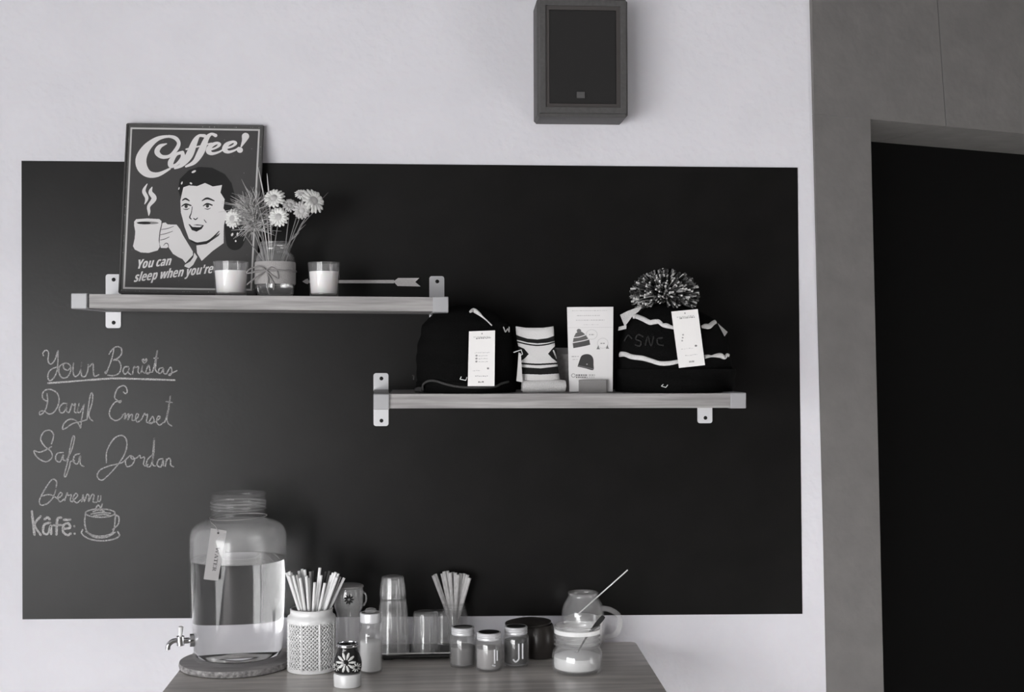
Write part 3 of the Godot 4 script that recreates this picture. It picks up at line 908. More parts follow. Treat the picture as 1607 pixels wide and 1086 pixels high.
func upper_shelf_things() -> void:
	candle(362.5, 27.5, 54, "white candle in a clear tumbler in front of the tin sign", 0.21)
	candle(508.5, 25.5, 54, "white candle in a clear tumbler right of the flower jar, in front of the arrow", 0.21)
	# arrow on the wall
	var q := func(a: Array) -> Array: return V(a)
	var ox := 470.0
	var oy := 420.0
	var o := thing("wooden_arrow", "pale wooden arrow with notched fletching hanging on the chalkboard above the shelf", "arrow", P(565, 442, 0.0))
	var ex := func(called: String, a: Array, z0: float, z1: float):
		var st := mb()
		extrude(st, V(a), func(v): return P(ox + v.x / 6.43, oy + v.y / 6.43, z1), func(v): return P(ox + v.x / 6.43, oy + v.y / 6.43, z0))
		put(called, st, M.arrow, o)
	ex.call("shaft", [82, 127, 955, 124, 955, 158, 82, 156], 0.003, 0.010)
	ex.call("fletching", [948, 140, 995, 104, 1210, 104, 1168, 145, 1222, 190, 990, 186], 0.0022, 0.012)
	ex.call("arrowhead", [28, 140, 62, 118, 86, 112, 86, 166, 62, 160], 0.0022, 0.012)
	# mason jar vase
	var b := on_shelf(432, [140, 461.5], [679.5, 466.5], 0.19)
	var s := mpp(b)
	o = thing("flower_jar", "glass mason jar wrapped in burlap and twine holding daisies on the upper shelf", "vase", b)
	var base_y := 464.0
	var prof := V([20, 0, 26, 1.5, 28.5, 6, 30.5, 15, 31, 40, 31, 58, 29.5, 65, 25, 70, 23.6, 72, 23.6, 76, 24.6, 77.5, 23.6, 79, 24.4, 81, 23.6, 83, 23.8, 86], s)
	var st := mb()
	lathe(st, at(b), shell(prof, 0.0028, 0.005), 44)
	put("glass", st, M.pane, o)
	st = mb()
	lathe(st, at(b), V([0, 4.2, 25, 4.5, 27, 7.5, 28.4, 15, 28.6, 22, 0, 22], s), 40)
	put("water", st, M.water, o)
	st = mb()
	lathe(st, at(b), V([31.2, 20, 31.9, 22, 31.9, 53, 31.2, 55], s), 44)
	put("burlap_band", st, M.burlap, o)
	st = mb()
	var ring := []
	for k in 41: ring.append(b + Vector3(cos(TAU * k / 40) * 32.6 * s, (40.5 + 0.6 * sin(k * 1.7)) * s, sin(TAU * k / 40) * 32.6 * s))
	tube(st, ring, 0.0019, 6)
	var k0 := b + Vector3(-10 * s, 40 * s, 31.5 * s)
	put("twine", st, M.twine, o)
	st = mb()
	for a in [[0, 0, -10, 6, -24, 3, -30, -4, -16, -2, 0, 0], [0, 0, 8, 5, 16, 0, 18, -12, 10, -8, 0, 0], [0, 0, 3, -12, 2, -26, 5, -38], [0, 0, 8, -14, 12, -22, 11, -30], [0, 0, -14, -9, -30, -22]]:
		var pts := []
		for i in range(0, a.size(), 2): pts.append(k0 + Vector3(a[i] * s, a[i + 1] * s, 0.003 - 0.004 * absf(a[i]) / 30.0))
		tube(st, spline(pts, 4), 0.0017, 6)
	put("bow", st, M.twine, o)
	# daisies
	var mouth := b + Vector3(0, 80 * s, 0)
	var heads := [
		[430, 311, 16, Vector3(-0.1, 0.55, 1), "broad open daisy at the top centre of the flower jar", 0],
		[437, 340, 14.5, Vector3(0.05, 0.1, 1), "daisy facing straight out, lowest in the middle of the flower jar", 0],
		[365, 343, 14, Vector3(-0.5, 0.1, 1), "daisy furthest to the left, leaning over the tin sign", 0],
		[492, 315, 19, Vector3(0.75, 0.35, 0.8), "large daisy turned away at the right of the flower jar", 0],
		[474, 330, 13, Vector3(0.2, -0.35, 1), "drooping daisy under the large right-hand one", 1],
		[474, 305, 11, Vector3(0.15, 0.8, 0.8), "small daisy tilted upward left of the large right-hand one", 0],
		[455, 322, 11, Vector3(0.2, 0.5, 1), "greyish half hidden daisy in the middle of the bunch", 1]]
	var i := 0
	for h in heads:
		daisy(P(h[0], h[1], 0.20 + 0.012 * sin(i * 2.1)), h[2] * 1.1 * s, h[3].normalized(), mouth + Vector3((i - 3) * 0.005, -0.06, 0.004 * cos(i * 1.3)), h[4], M.petal_grey if h[5] else M.petal)
		i += 1
	# dry grasses and feathery sprigs
	sprig(mouth, [[405, 262], [408, 275], [419, 272], [398, 300]], 3.0, s, "tall upright dry grass blades at the left back of the flower jar", M.grass_pale)
	sprig(mouth, [[379, 281], [387, 295], [371, 312], [369, 325]], 2.6, s, "dry grass blades leaning out over the tin sign", M.grass)
	sprig(mouth, [[515, 302], [508, 318], [480, 352], [470, 365]], 1.4, s, "thin wiry twig arching out to the right of the flower jar", M.grass)
	plume(mouth, [392, 330], 36, s, "feathery pale foliage tuft left in the flower jar", 300, M.grass_pale)
	plume(mouth, [402, 318], 32, s, "feathery grey foliage tuft behind the top daisy", 200, M.grass)
func daisy(c: Vector3, r: float, n: Vector3, foot: Vector3, label: String, pm: Material) -> void:
	var o := thing("daisy", label, "flower", c, "daisies in the flower jar")
	var w := n.cross(Vector3.UP).normalized()
	var u := w.cross(n)
	var count := 15
	for k in count * 2:
		var inner := k >= count
		var a := TAU * (k + (0.5 if inner else 0.0)) / count + rng.randf_range(-0.07, 0.07)
		var d := w * cos(a) + u * sin(a)
		var rr := r * (0.84 if inner else 1.0) * rng.randf_range(0.92, 1.06)
		var lift := n * (0.16 if inner else -0.04) * r
		var st := mb()
		tube(st, [c + d * r * 0.2, c + d * rr * 0.55 + lift * 0.7 + n * r * 0.06, c + d * rr * 0.88 + lift, c + d * rr + lift - n * r * 0.05], [r * 0.07, r * 0.135, r * 0.14, r * 0.06], 8, 0.3, n)
		put("petal", st, pm, o)
	var st2 := mb()
	lathe(st2, Transform3D(Basis(w, n, w.cross(n)), c), V([r * 0.34, -r * 0.05, r * 0.33, r * 0.1, r * 0.2, r * 0.2, 0, r * 0.23]), 16)
	put("flower_centre", st2, M.flower_eye, o)
	st2 = mb()
	var mid := (c + foot) / 2 + Vector3((c.x - foot.x) * 0.1, 0.012, 0)
	tube(st2, spline([c - n * r * 0.1, c - n * r * 0.35 + Vector3(0, -r * 0.3, 0), mid, foot], 5), 0.0011, 6)
	put("stem", st2, M.stem, o)
func sprig(mouth: Vector3, tips: Array, w: float, s: float, label: String, m: Material) -> void:
	var o := thing("dry_grass", label, "grass", mouth)
	var i := 0
	for t in tips:
		var st := mb()
		var tip := P(t[0], t[1], mouth.z - 0.012 + 0.008 * i)
		var foot := mouth + Vector3((tip.x - mouth.x) * 0.15 - 0.004, -0.06, 0.003 * i - 0.006)
		var mid := foot.lerp(tip, 0.55) + Vector3((tip.x - mouth.x) * -0.12, 0.01, 0)
		tube(st, spline([foot, mid, tip], 6), [0.0009, 0.001, 0.001, 0.001, 0.001, 0.001, 0.0012, 0.0013, 0.0013, 0.0012, 0.001, 0.0007, 0.0003].map(func(v): return v * w * 0.42), 6, 0.5)
		put("blade", st, m, o)
		i += 1
func plume(mouth: Vector3, c: Array, r: float, s: float, label: String, count: int, m: Material) -> void:
	var top := P(c[0], c[1], mouth.z)
	var o := thing("foliage_sprig", label, "foliage", mouth)
	var st := mb()
	var foot := mouth + Vector3(-0.006, -0.06, 0)
	tube(st, spline([foot, foot.lerp(top, 0.6) + Vector3(0.004, 0, 0), top], 5), 0.001, 6)
	put("stem", st, M.stem, o)
	st = mb()
	for k in count:
		var t := rng.randf()
		var p := foot.lerp(top, 0.68 + 0.36 * t)
		var d := Vector3(rng.randfn(0, 0.8) - 0.25, rng.randfn(0.45, 0.5), rng.randfn(0, 0.6)).normalized()
		var l := r * s * rng.randf_range(0.5, 1.15)
		var bend := Vector3(rng.randfn(0, 0.2), -0.1, 0) * l
		tube(st, [p, p + d * l * 0.55 + bend * 0.2, p + d * l + bend], [0.0006, 0.0008, 0.0003], 4)
	var f := put("leaflets", st, m, o)
	f.set_meta("kind", "stuff")

# ---------------------------------------------------------------- on the lower shelf
func tag_picture(kind: int) -> Image:
	var im := picture(168, 352, g(0.93))
	var ink := func(x0, x1, y, w, v):
		var x: float = x0
		while x < x1:
			var l := rng.randf_range(4, 12)
			im.fill_rect(Rect2i(int(x), y + rng.randi_range(-1, 1), int(minf(l, x1 - x)), w), g(v + rng.randf_range(-0.06, 0.06)))
			x += l + rng.randf_range(2, 5)
	disc(im, Vector2(84, 18), 4, 5, g(0.55))
	ink.call(30, 140, 36, 5, 0.74); ink.call(46, 142, 43, 8, 0.55)
	if kind == 0:
		ink.call(40, 140, 138, 4, 0.72)
		for y in [158, 177, 196]:
			disc(im, Vector2(52, y), 7, 6, g(0.6)); ink.call(66, 126, y, 4, 0.72)
		disc(im, Vector2(126, 240), 7, 6, g(0.5)); ink.call(30, 80, 252, 4, 0.8); ink.call(46, 126, 286, 5, 0.66)
		ink.call(66, 104, 322, 8, 0.42)
	else:
		for y in [150, 168, 186]: disc(im, Vector2(54 - (y - 150) * 0.3, y), 6, 5, g(0.66))
		disc(im, Vector2(126, 226), 8, 6, g(0.45)); ink.call(30, 110, 236, 4, 0.8); ink.call(50, 130, 278, 5, 0.74)
		ink.call(70, 104, 316, 10, 0.48)
	return im
func card(o: Node3D, called: String, c: Array, im: Image, t := 0.0008, label := "") -> void:   # bl, br, tr, tl in space
	var n: Vector3 = (c[1] - c[0]).cross(c[3] - c[0]).normalized()
	var st := mb()
	st.set_smooth_group(-1)
	uvtri(st, [c[0], c[1], c[2]], [Vector2(0, 1), Vector2(1, 1), Vector2(1, 0)])
	uvtri(st, [c[0], c[2], c[3]], [Vector2(0, 1), Vector2(1, 0), Vector2(0, 0)])
	var face := put(called, st, printed(im, 0.7), o, label)
	st = mb()
	var e := n * 0.0002
	hexa(st, [c[0] - e, c[1] - e, c[2] - e, c[3] - e, c[0] - n * t, c[1] - n * t, c[2] - n * t, c[3] - n * t])
	put("backing", st, M.paper, face)
# knitted hats: cross sections are ellipses of half width w and half depth d at height y above the shelf
func hat_rows(rows: Array, y: float) -> Vector3:     # (centre shift, half width, half depth)
	for i in rows.size() - 1:
		var a: Array = rows[i]
		var b: Array = rows[i + 1]
		if y <= b[0] or i == rows.size() - 2:
			var t := clampf((y - a[0]) / (b[0] - a[0]), 0, 1)
			t = t * t * (3 - 2 * t) * 0.3 + t * 0.7
			return Vector3(lerpf(a[1], b[1], t), lerpf(a[2], b[2], t), lerpf(a[3], b[3], t))
	return Vector3.ZERO
func hat_body(st: SurfaceTool, b: Vector3, rows: Array, y0: float, y1: float, grow: float, ribs: int) -> void:
	st.set_smooth_group(1)
	var n := 96
	var m := 26
	var rings := []
	for i in m + 1:
		var y := lerpf(y0, y1, float(i) / m)
		var e := hat_rows(rows, y)
		var r := []
		for k in n:
			var t := TAU * k / n
			var f := 1.0 + 0.012 * sin(t * ribs) + 0.012 * sin(3.0 * t + y * 60.0) + 0.01 * sin(y * 190.0 + 2.0 * t)
			r.append(b + Vector3(e.x + cos(t) * (e.y + grow) * f, y, -sin(t) * (e.z + grow) * f))
		rings.append(r)
	for i in m:
		for k in n:
			var l := (k + 1) % n
			quad(st, rings[i][k], rings[i][l], rings[i + 1][l], rings[i + 1][k])
	for k in n:
		var l := (k + 1) % n
		var ct := Vector3.ZERO
		var cb := Vector3.ZERO
		for p in rings[m]: ct += p / n
		for p in rings[0]: cb += p / n
		tri(st, rings[m][k], rings[m][l], ct)
		tri(st, rings[0][l], rings[0][k], cb)
func hat_point(px: float, py: float, b: Vector3, rows: Array, lift: float) -> Vector3:
	var z := b.z
	var p := Vector3.ZERO
	for i in 8:
		p = P(px, py, z)
		var e := hat_rows(rows, p.y - b.y)
		var q := clampf((p.x - b.x - e.x) / (e.y + lift), -0.98, 0.98)
		z = lerpf(z, b.z + (e.z + lift) * sqrt(1.0 - q * q), 0.8)
	return p
func along(pts: Array, b: Vector3, rows: Array, lift: float, per := 5) -> Array:
	return spline(V(pts), per).map(func(v): return hat_point(v.x, v.y, b, rows, lift))
func band(st: SurfaceTool, a: Array, b: Vector3, rows: Array, lift := 0.0025) -> void:   # knitted stripe: x, y, width triples in the photo
	var c := []
	var w := []
	for i in range(0, a.size(), 3):
		c.append_array([a[i], a[i + 1]])
		w.append(Vector2(a[i + 2], 0))
	var s := mpp(b)
	var pts := along(c, b, rows, lift)
	tube(st, pts, spline(w, 5).map(func(v): return maxf(v.x, 1.0) * s * 0.5), 10, 0.42, Vector3(0, 0.1, 1).normalized())
func lower_shelf_things() -> void:
	var TL := [611, 618.5]
	var TR := [1146, 617.5]
	# --- left black hat
	var b := on_shelf(731, TL, TR, 0.165)
	var s := mpp(b)
	var rows := [[0.0, 0.0, 76 * s, 0.095], [20 * s, 0.0, 78 * s, 0.098], [70 * s, 1 * s, 77 * s, 0.092], [105 * s, 1 * s, 70 * s, 0.075], [125 * s, -1 * s, 48 * s, 0.052], [136 * s, -3 * s, 14 * s, 0.015]]
	var o := thing("knit_hat", "plain black knit hat on the left of the lower shelf with a white hang tag", "hat", b, "knit hats on the lower shelf")
	var st := mb(); hat_body(st, b, rows, 0.0, 136 * s, 0.0, 48); put("crown", st, M.knit_black, o)
	st = mb(); hat_body(st, b, [[0.0, 0.0, 75 * s, 0.095], [20 * s, 0.0, 77 * s, 0.098]], 0.0005, 17 * s, 0.004, 48); put("cuff", st, M.knit_black, o)
	st = mb()
	var r2 := rows.duplicate(true)
	tube(st, along([664, 612, 664, 604, 672, 598, 684, 598, 700, 603, 720, 607, 745, 608, 775, 607, 787, 602, 798, 599], b, rows, 0.007), 0.0026, 8)
	put("cuff_edge", st, M.knit_grey, o, "lighter grey curled edge of the cuff")
	st = mb()
	tube(st, along([652, 613, 658, 611, 664, 612], b, rows, 0.004), [0.0052, 0.0055, 0.0056, 0.0056, 0.0057, 0.0058, 0.0058, 0.0058, 0.0058, 0.0058, 0.0055], 10)
	put("cuff_corner", st, M.knit_grey, o)
	var four := func(a: Array, lift: float) -> Array:
		var r := []
		for i in range(0, 8, 2): r.append(P(a[i], a[i + 1], b.z + lift))
		return r
	card(o, "hang_tag", four.call([734, 606, 776, 606, 777, 518.5, 736, 520], 0.108), tag_picture(0), 0.0008, "white printed hang tag")
	st = mb(); band(st, [737, 490, 3, 743, 487, 7, 750, 491, 6, 757, 497, 3, 765, 504, 2, 772, 511, 2], b, rows, 0.004); put("stripe", st, M.knit_white, o, "white knit stripe peeping out at the top")
	st = mb()
	for a in [[790, 513, 793, 521], [793, 521, 797, 516], [797, 516, 799, 521], [799, 521, 799, 513]]: tube(st, along(a, b, rows, 0.003), 0.0015, 6)
	put("stitching", st, M.knit_white, o)
	st = mb()
	for a in [[724, 591, 722, 595], [722, 595, 731, 597], [731, 597, 733, 592]]: tube(st, along(a, b, rows, 0.0045), 0.0009, 6)
	put("stitched_emblem", st, M.thread, o, "small white stitched emblem")
	st = mb(); tube(st, along([647, 589, 650, 590, 649, 596], b, rows, 0.0), 0.0018, 6); put("yarn_end", st, M.knit_grey, o)
	# --- folded striped sock
	b = on_shelf(852, TL, TR, 0.2)
	s = mpp(b)
	sock(b, s)
	# --- leaflet in its holder, and the kraft box behind it
	leaflet(on_shelf(927, TL, TR, 0.2))
	b = on_shelf(880, TL, TR, 0.12)
	s = mpp(b)
	o = thing("kraft_box", "small open grey cardboard box half hidden between the striped sock and the leaflet", "box", b)
	st = mb()
	var bx := func(x0, y0, z0, x1, y1, z1): box(st, b + Vector3(x0 * s, y0 * s, z0), b + Vector3(x1 * s, y1 * s, z1))
	bx.call(-8, 0, 0.028, 24, 58, 0.030); bx.call(-8, 0, -0.03, -6.5, 66, 0.028); bx.call(22.5, 0, -0.03, 24, 66, 0.028); bx.call(-8, 0, -0.03, 24, 66, -0.028); bx.call(-8, 0, -0.028, 24, 2, 0.028)
	put("box_body", st, M.kraft, o)
	st = mb()
	hexa(st, [b + Vector3(-8 * s, 58 * s, 0.030), b + Vector3(24 * s, 58 * s, 0.030), b + Vector3(25 * s, 68 * s, 0.004), b + Vector3(-9 * s, 68 * s, 0.004), b + Vector3(-8 * s, 57 * s, 0.029), b + Vector3(24 * s, 57 * s, 0.029), b + Vector3(25 * s, 67 * s, 0.003), b + Vector3(-9 * s, 67 * s, 0.003)])
	put("flap", st, M.card_grey, o)
	# --- right hat with pompom
	b = on_shelf(1058, TL, TR, 0.16)
	s = mpp(b)
	rows = [[0.0, 0.0, 90 * s, 0.095], [18 * s, 0.0, 92 * s, 0.1], [60 * s, 0.0, 88 * s, 0.096], [90 * s, 0.0, 84 * s, 0.085], [112 * s, -1 * s, 66 * s, 0.07], [128 * s, -6 * s, 42 * s, 0.05], [140 * s, -12 * s, 12 * s, 0.016]]
	o = thing("knit_hat", "black knit hat with two white wavy stripes and a big grey pompom", "hat", b, "knit hats on the lower shelf")
	st = mb(); hat_body(st, b, rows, 0.0, 140 * s, 0.0, 48); put("crown", st, M.knit_black, o)
	st = mb(); hat_body(st, b, [[0.0, 0.0, 90 * s, 0.095], [18 * s, 0.0, 92 * s, 0.1]], 0.0005, 36 * s, 0.004, 48); put("cuff", st, M.knit_black, o)
	st = mb()
	band(st, [973, 556, 9, 981, 556, 8, 992, 560, 8, 1008, 562, 8, 1022, 566, 7, 1035, 570, 7, 1050, 570, 7, 1066, 567, 6], b, rows)
	put("stripe", st, M.knit_white, o)
	st = mb()
	band(st, [1106, 560, 6, 1112, 559, 5, 1117, 559, 3, 1124, 558, 6, 1131, 558, 8, 1137, 561, 6, 1141, 557, 5, 1144, 558, 5], b, rows)
	put("stripe", st, M.knit_white, o)
	st = mb()
	band(st, [993, 497, 6, 1000, 497, 8, 1010, 501, 8, 1020, 506, 8, 1027, 505, 8, 1034, 505, 7, 1040, 510, 6, 1046, 511, 8, 1052, 513, 6, 1060, 515, 5], b, rows)
	put("stripe", st, M.knit_white, o)
	st = mb()
	band(st, [1101, 513, 4, 1107, 512, 8, 1113, 512, 8, 1119, 507, 7, 1123, 505, 7], b, rows)
	put("stripe", st, M.knit_white, o)
	st = mb()
	extrude(st, V([973, 494, 985, 488, 1012, 478, 1002, 489, 992, 497, 984, 508, 980, 512]), func(v): return hat_point(v.x, v.y, b, rows, 0.004), func(v): return hat_point(v.x, v.y, b, rows, -0.003))
	put("folded_stripe", st, M.knit_white, o)
	st = mb()
	extrude(st, V([971, 513, 983, 510, 983, 516, 970, 519]), func(v): return hat_point(v.x, v.y, b, rows, 0.004), func(v): return hat_point(v.x, v.y, b, rows, -0.003))
	put("folded_stripe", st, M.knit_white, o)
	st = mb()
	extrude(st, V([1126, 507, 1142, 521, 1137, 528]), func(v): return hat_point(v.x, v.y, b, rows, 0.004), func(v): return hat_point(v.x, v.y, b, rows, -0.003))
	put("folded_stripe", st, M.knit_white, o)
	st = mb()   # dark knitted letters, barely lighter than the wool
	for a in [[980, 535, 986, 526, 992, 532], [1010, 529, 1002, 525, 998, 532, 1006, 536, 1004, 543, 997, 541], [1013, 542, 1017, 528, 1022, 543, 1026, 528], [1040, 530, 1032, 532, 1033, 540, 1042, 542]]: tube(st, along(a, b, rows, 0.001, 4), 0.002, 8)
	put("knit_lettering", st, M.knit_letter, o)
	card(o, "hang_tag", [P(1065.5, 577.5, b.z + 0.108), P(1106.5, 573, b.z + 0.108), P(1095, 485, b.z + 0.105), P(1053.5, 489, b.z + 0.105)], tag_picture(1), 0.0008, "white printed hang tag hung at a slant")
	st = mb()
	for a in [[1041, 603, 1038, 606], [1038, 606, 1045, 608], [1045, 608, 1048, 604]]: tube(st, along(a, b, rows, 0.0055), 0.0009, 6)
	put("stitched_emblem", st, M.thread, o, "small white stitched emblem")
	st = mb()
	var pc := P(1043, 462, b.z)
	for k in 1500:
		var d := Vector3(rng.randfn(), rng.randfn(), rng.randfn()).normalized()
		if d.y < -0.55: continue
		var rr := Vector3(54, 40, 42) * s
		var v := pow(rng.randf(), 1.5) * 0.75 + 0.03
		if rng.randf() < 0.45: v *= 0.15
		st.set_color(Color(v, v * 0.99, v * 0.98))
		var p1 := pc + Vector3(d.x * rr.x, d.y * rr.y + 0.002, d.z * rr.z) * rng.randf_range(0.86, 1.04)
		var tw := Vector3(rng.randfn(), rng.randfn(), rng.randfn()) * 0.0022
		tube(st, [pc + d * 0.008, pc.lerp(p1, 0.6) + tw, p1 - Vector3(0, 0.002, 0)], [0.0007, 0.0016, 0.0023], 5)
	var pom := put("pompom", st, M.yarn, o, "shaggy black and white yarn pompom")
	pom.set_meta("kind", "stuff")
func sock(b: Vector3, s: float) -> void:
	var o := thing("striped_sock", "folded white knit sock with black stripes and an hourglass pattern", "sock", b)
	var im := picture(316, 420, g(0.88))
	var K := g(0.07)
	var L := func(a: Array) -> Array: return V(a).map(func(v): return v - Vector2(920, 400))
	fill(im, L.call([900, 440, 940, 452, 1000, 470, 1060, 476, 1120, 468, 1165, 455, 1260, 440, 1260, 475, 1168, 486, 1120, 496, 1060, 500, 1000, 494, 940, 478, 900, 460]), K)
	pen(im, spline(L.call([900, 478, 940, 490, 1000, 505, 1060, 512, 1120, 506, 1168, 494, 1260, 480]), 5), 8, K)
	fill(im, L.call([900, 500, 950, 518, 980, 532, 1008, 565, 985, 590, 960, 608, 900, 640]), K)
	fill(im, L.call([1260, 495, 1172, 515, 1150, 535, 1126, 563, 1150, 590, 1182, 612, 1260, 640]), K)
	for y in [540, 560, 580]: pen(im, L.call([900, y, 960, y + 2]), 7, g(0.55))
	pen(im, L.call([1160, 545, 1180, 590]), 10, g(0.85))
	pen(im, spline(L.call([900, 615, 960, 621, 1060, 628, 1190, 622, 1260, 618]), 5), 10, K)
	fill(im, L.call([900, 640, 970, 645, 1080, 652, 1190, 640, 1260, 638, 1260, 680, 1190, 684, 1080, 690, 975, 686, 900, 682]), K)
	for x in range(1005, 1175, 9): pen(im, L.call([x, 772, x + 5, 768 + (x % 3)]), 2.5, g(0.72))
	var m := printed(im, 0.95)
	bumpy(m, noise_tex(0.16, Color.BLACK, Color.WHITE, 2, FastNoiseLite.TYPE_CELLULAR), 0.1)
	var st := mb()
	st.set_smooth_group(1)
	var ln := [[930, 1162, 400], [932, 1164, 425], [938, 1168, 480], [948, 1172, 520], [955, 1180, 570], [962, 1186, 610], [968, 1192, 660], [972, 1200, 700], [968, 1208, 745], [966, 1214, 790]]
	var rings := []
	var uvs := []
	for e in ln:
		var z: float = b.z + 0.024 - 0.000028 * (800 - e[2])
		var py: float = 410 + e[2] / 3.879
		var l := P(570 + e[0] / 3.879, py, z)
		var r := P(570 + e[1] / 3.879, py, z)
		var c := (l + r) / 2
		var hw := (r.x - l.x) / 2
		var ring := []
		var uu := []
		for k in 40:
			var t := TAU * k / 40
			var cx := signf(cos(t)) * pow(absf(cos(t)), 0.55)
			var cz := signf(-sin(t)) * pow(absf(sin(t)), 0.7)
			ring.append(Vector3(c.x + cx * hw, c.y + 0.0018 * cos(t * 2) * (1 if e[2] < 430 else 0), b.z + cz * 0.022 * (z - b.z) / 0.024))
			uu.append(Vector2((lerpf(e[0], e[1], cx * 0.5 + 0.5) - 920) / 316.0, (e[2] - 400) / 420.0))
		rings.append(ring)
		uvs.append(uu)
	for i in rings.size() - 1:
		for k in 40:
			var l := (k + 1) % 40
			var p := [rings[i + 1][k], rings[i + 1][l], rings[i][l], rings[i][k]]
			var u := [uvs[i + 1][k], uvs[i + 1][l], uvs[i][l], uvs[i][k]]
			uvtri(st, [p[0], p[1], p[2]], [u[0], u[1], u[2]]); uvtri(st, [p[0], p[2], p[3]], [u[0], u[2], u[3]])
	for k in 40:
		var l := (k + 1) % 40
		var c := Vector3.ZERO
		for p in rings[0]: c += p / 40.0
		c.y -= 0.004
		uvtri(st, [rings[0][k], rings[0][l], c], [uvs[0][k], uvs[0][l], Vector2(0.4, 0.03)])
	put("knit_tube", st, m, o)
	st = mb()
	var y := 10.5 * s
	tube(st, [b + Vector3(-32 * s, y, 0.012), b + Vector3(-22 * s, y - 0.001, 0.014), b + Vector3(0, y, 0.014), b + Vector3(22 * s, y, 0.014), b + Vector3(33 * s, y - 0.001, 0.012)], [10 * s, 10.5 * s, 10.3 * s, 10.5 * s, 9.5 * s], 14)
	put("rolled_cuff", st, M.knit_white, o)
	card(o, "hang_tag", [P(810.5, 598, b.z + 0.028), P(820, 600, b.z + 0.028), P(817.5, 555, b.z + 0.026), P(814, 553, b.z + 0.026)], picture(16, 64, g(0.86)), 0.0008, "narrow paper tag seen edge-on")
	st = mb()
	for a in [[806, 553, 812, 551], [812, 551, 818, 549, 820, 556, 816, 558]]:
		tube(st, V(a).map(func(v): return P(v.x, v.y, b.z + 0.03)), 0.0011, 6)
	put("tag_string", st, M.thread, o)
func leaflet(b: Vector3) -> void:
	var o := thing("leaflet_stand", "white leaflet with pictures of two knit hats standing in a grey clip holder", "leaflet", b)
	var w := 500
	var im := picture(500, 924, g(0.92))
	var L := func(a: Array) -> Array: return V(a).map(func(v): return Vector2((v.x - 137 - (v.y - 70) * 0.016) / 488 * 500, (v.y - 75) / 915 * 924))
	var lines := func(x0: float, x1: float, y: float, h: float, v: float):
		var x := x0
		while x < x1:
			var l := rng.randf_range(8, 26)
			fill(im, L.call([x, y, minf(x + l, x1), y, minf(x + l, x1), y + h, x, y + h]), g(v + rng.randf_range(-0.05, 0.05)))
			x += l + rng.randf_range(5, 9)
	lines.call(190, 560, 112, 7, 0.80); lines.call(240, 480, 165, 8, 0.77); lines.call(230, 530, 215, 8, 0.77); lines.call(310, 470, 265, 6, 0.82)
	for x in range(150, 615, 10): fill(im, L.call([x, 297, x + 6, 296, x + 6, 299, x, 300]), g(0.7))
	# bobble hat
	fill(im, L.call([192, 468, 202, 408, 225, 360, 255, 345, 290, 345, 320, 370, 345, 400, 360, 440, 375, 486, 330, 498, 270, 510, 198, 522]), g(0.40))
	disc(im, L.call([259, 335])[0], 24, 22, g(0.45))
	fill(im, L.call([195, 470, 280, 455, 366, 430, 376, 486, 330, 498, 270, 510, 198, 522]), g(0.31))
	pen(im, spline(L.call([204, 408, 260, 402, 320, 382, 334, 372]), 4), 10, g(0.9))
	pen(im, spline(L.call([196, 462, 265, 450, 330, 436, 362, 426]), 4), 10, g(0.9))
	# plain beanie
	fill(im, spline(L.call([240, 722, 262, 655, 285, 605, 335, 588, 385, 600, 412, 640, 416, 700, 414, 760, 330, 742, 240, 722]), 3), g(0.24))
	pen(im, L.call([246, 712, 330, 730, 412, 748]), 7, g(0.5))
	disc(im, L.call([342, 697])[0], 9, 5, g(0.75))
	# round seals and small drawings, faint
	for q in [[393, 375, 58], [515, 470, 60]]:
		for k in 26:
			var p: Vector2 = L.call([q[0] + cos(TAU * k / 26) * q[2], q[1] + sin(TAU * k / 26) * q[2] * 0.9])[0]
			disc(im, p, 4, 4, g(0.74))
		lines.call(q[0] - 26, q[0] + 28, q[1] - 4, 12, 0.66)
	for q in [[466, 520], [570, 515]]:
		fill(im, L.call([q[0] - 20, q[1] + 15, q[0], q[1] - 30, q[0] + 8, q[1], q[0] + 20, q[1] + 15]), g(0.5))
	lines.call(180, 262, 608, 10, 0.75); lines.call(190, 250, 640, 8, 0.82)
	disc(im, L.call([196, 818])[0], 24, 22, g(0.6)); disc(im, L.call([196, 818])[0], 17, 16, g(0.92))
	lines.call(226, 345, 806, 18, 0.42); lines.call(222, 350, 830, 14, 0.5); lines.call(365, 435, 806, 16, 0.72); lines.call(365, 430, 828, 12, 0.78)
	var z0 := b.z + 0.012
	var z1 := b.z - 0.012
	var c := [P(893.5, 614.5, z0), P(961.5, 614.5, z0), P(962.5, 481.5, z1), P(890, 482, z1)]
	card(o, "leaflet_card", c, im, 0.004, "printed leaflet card")
	var s := mpp(b)
	var st := mb()
	cbox(st, at(P(930, 607, b.z + 0.022)), Vector3(43.5 * s, 22 * s, 0.006), 0.0008)
	cbox(st, at(P(930, 616, b.z + 0.006)), Vector3(43.5 * s, 3 * s, 0.036), 0.0008)
	put("holder", st, M.card_grey, o)

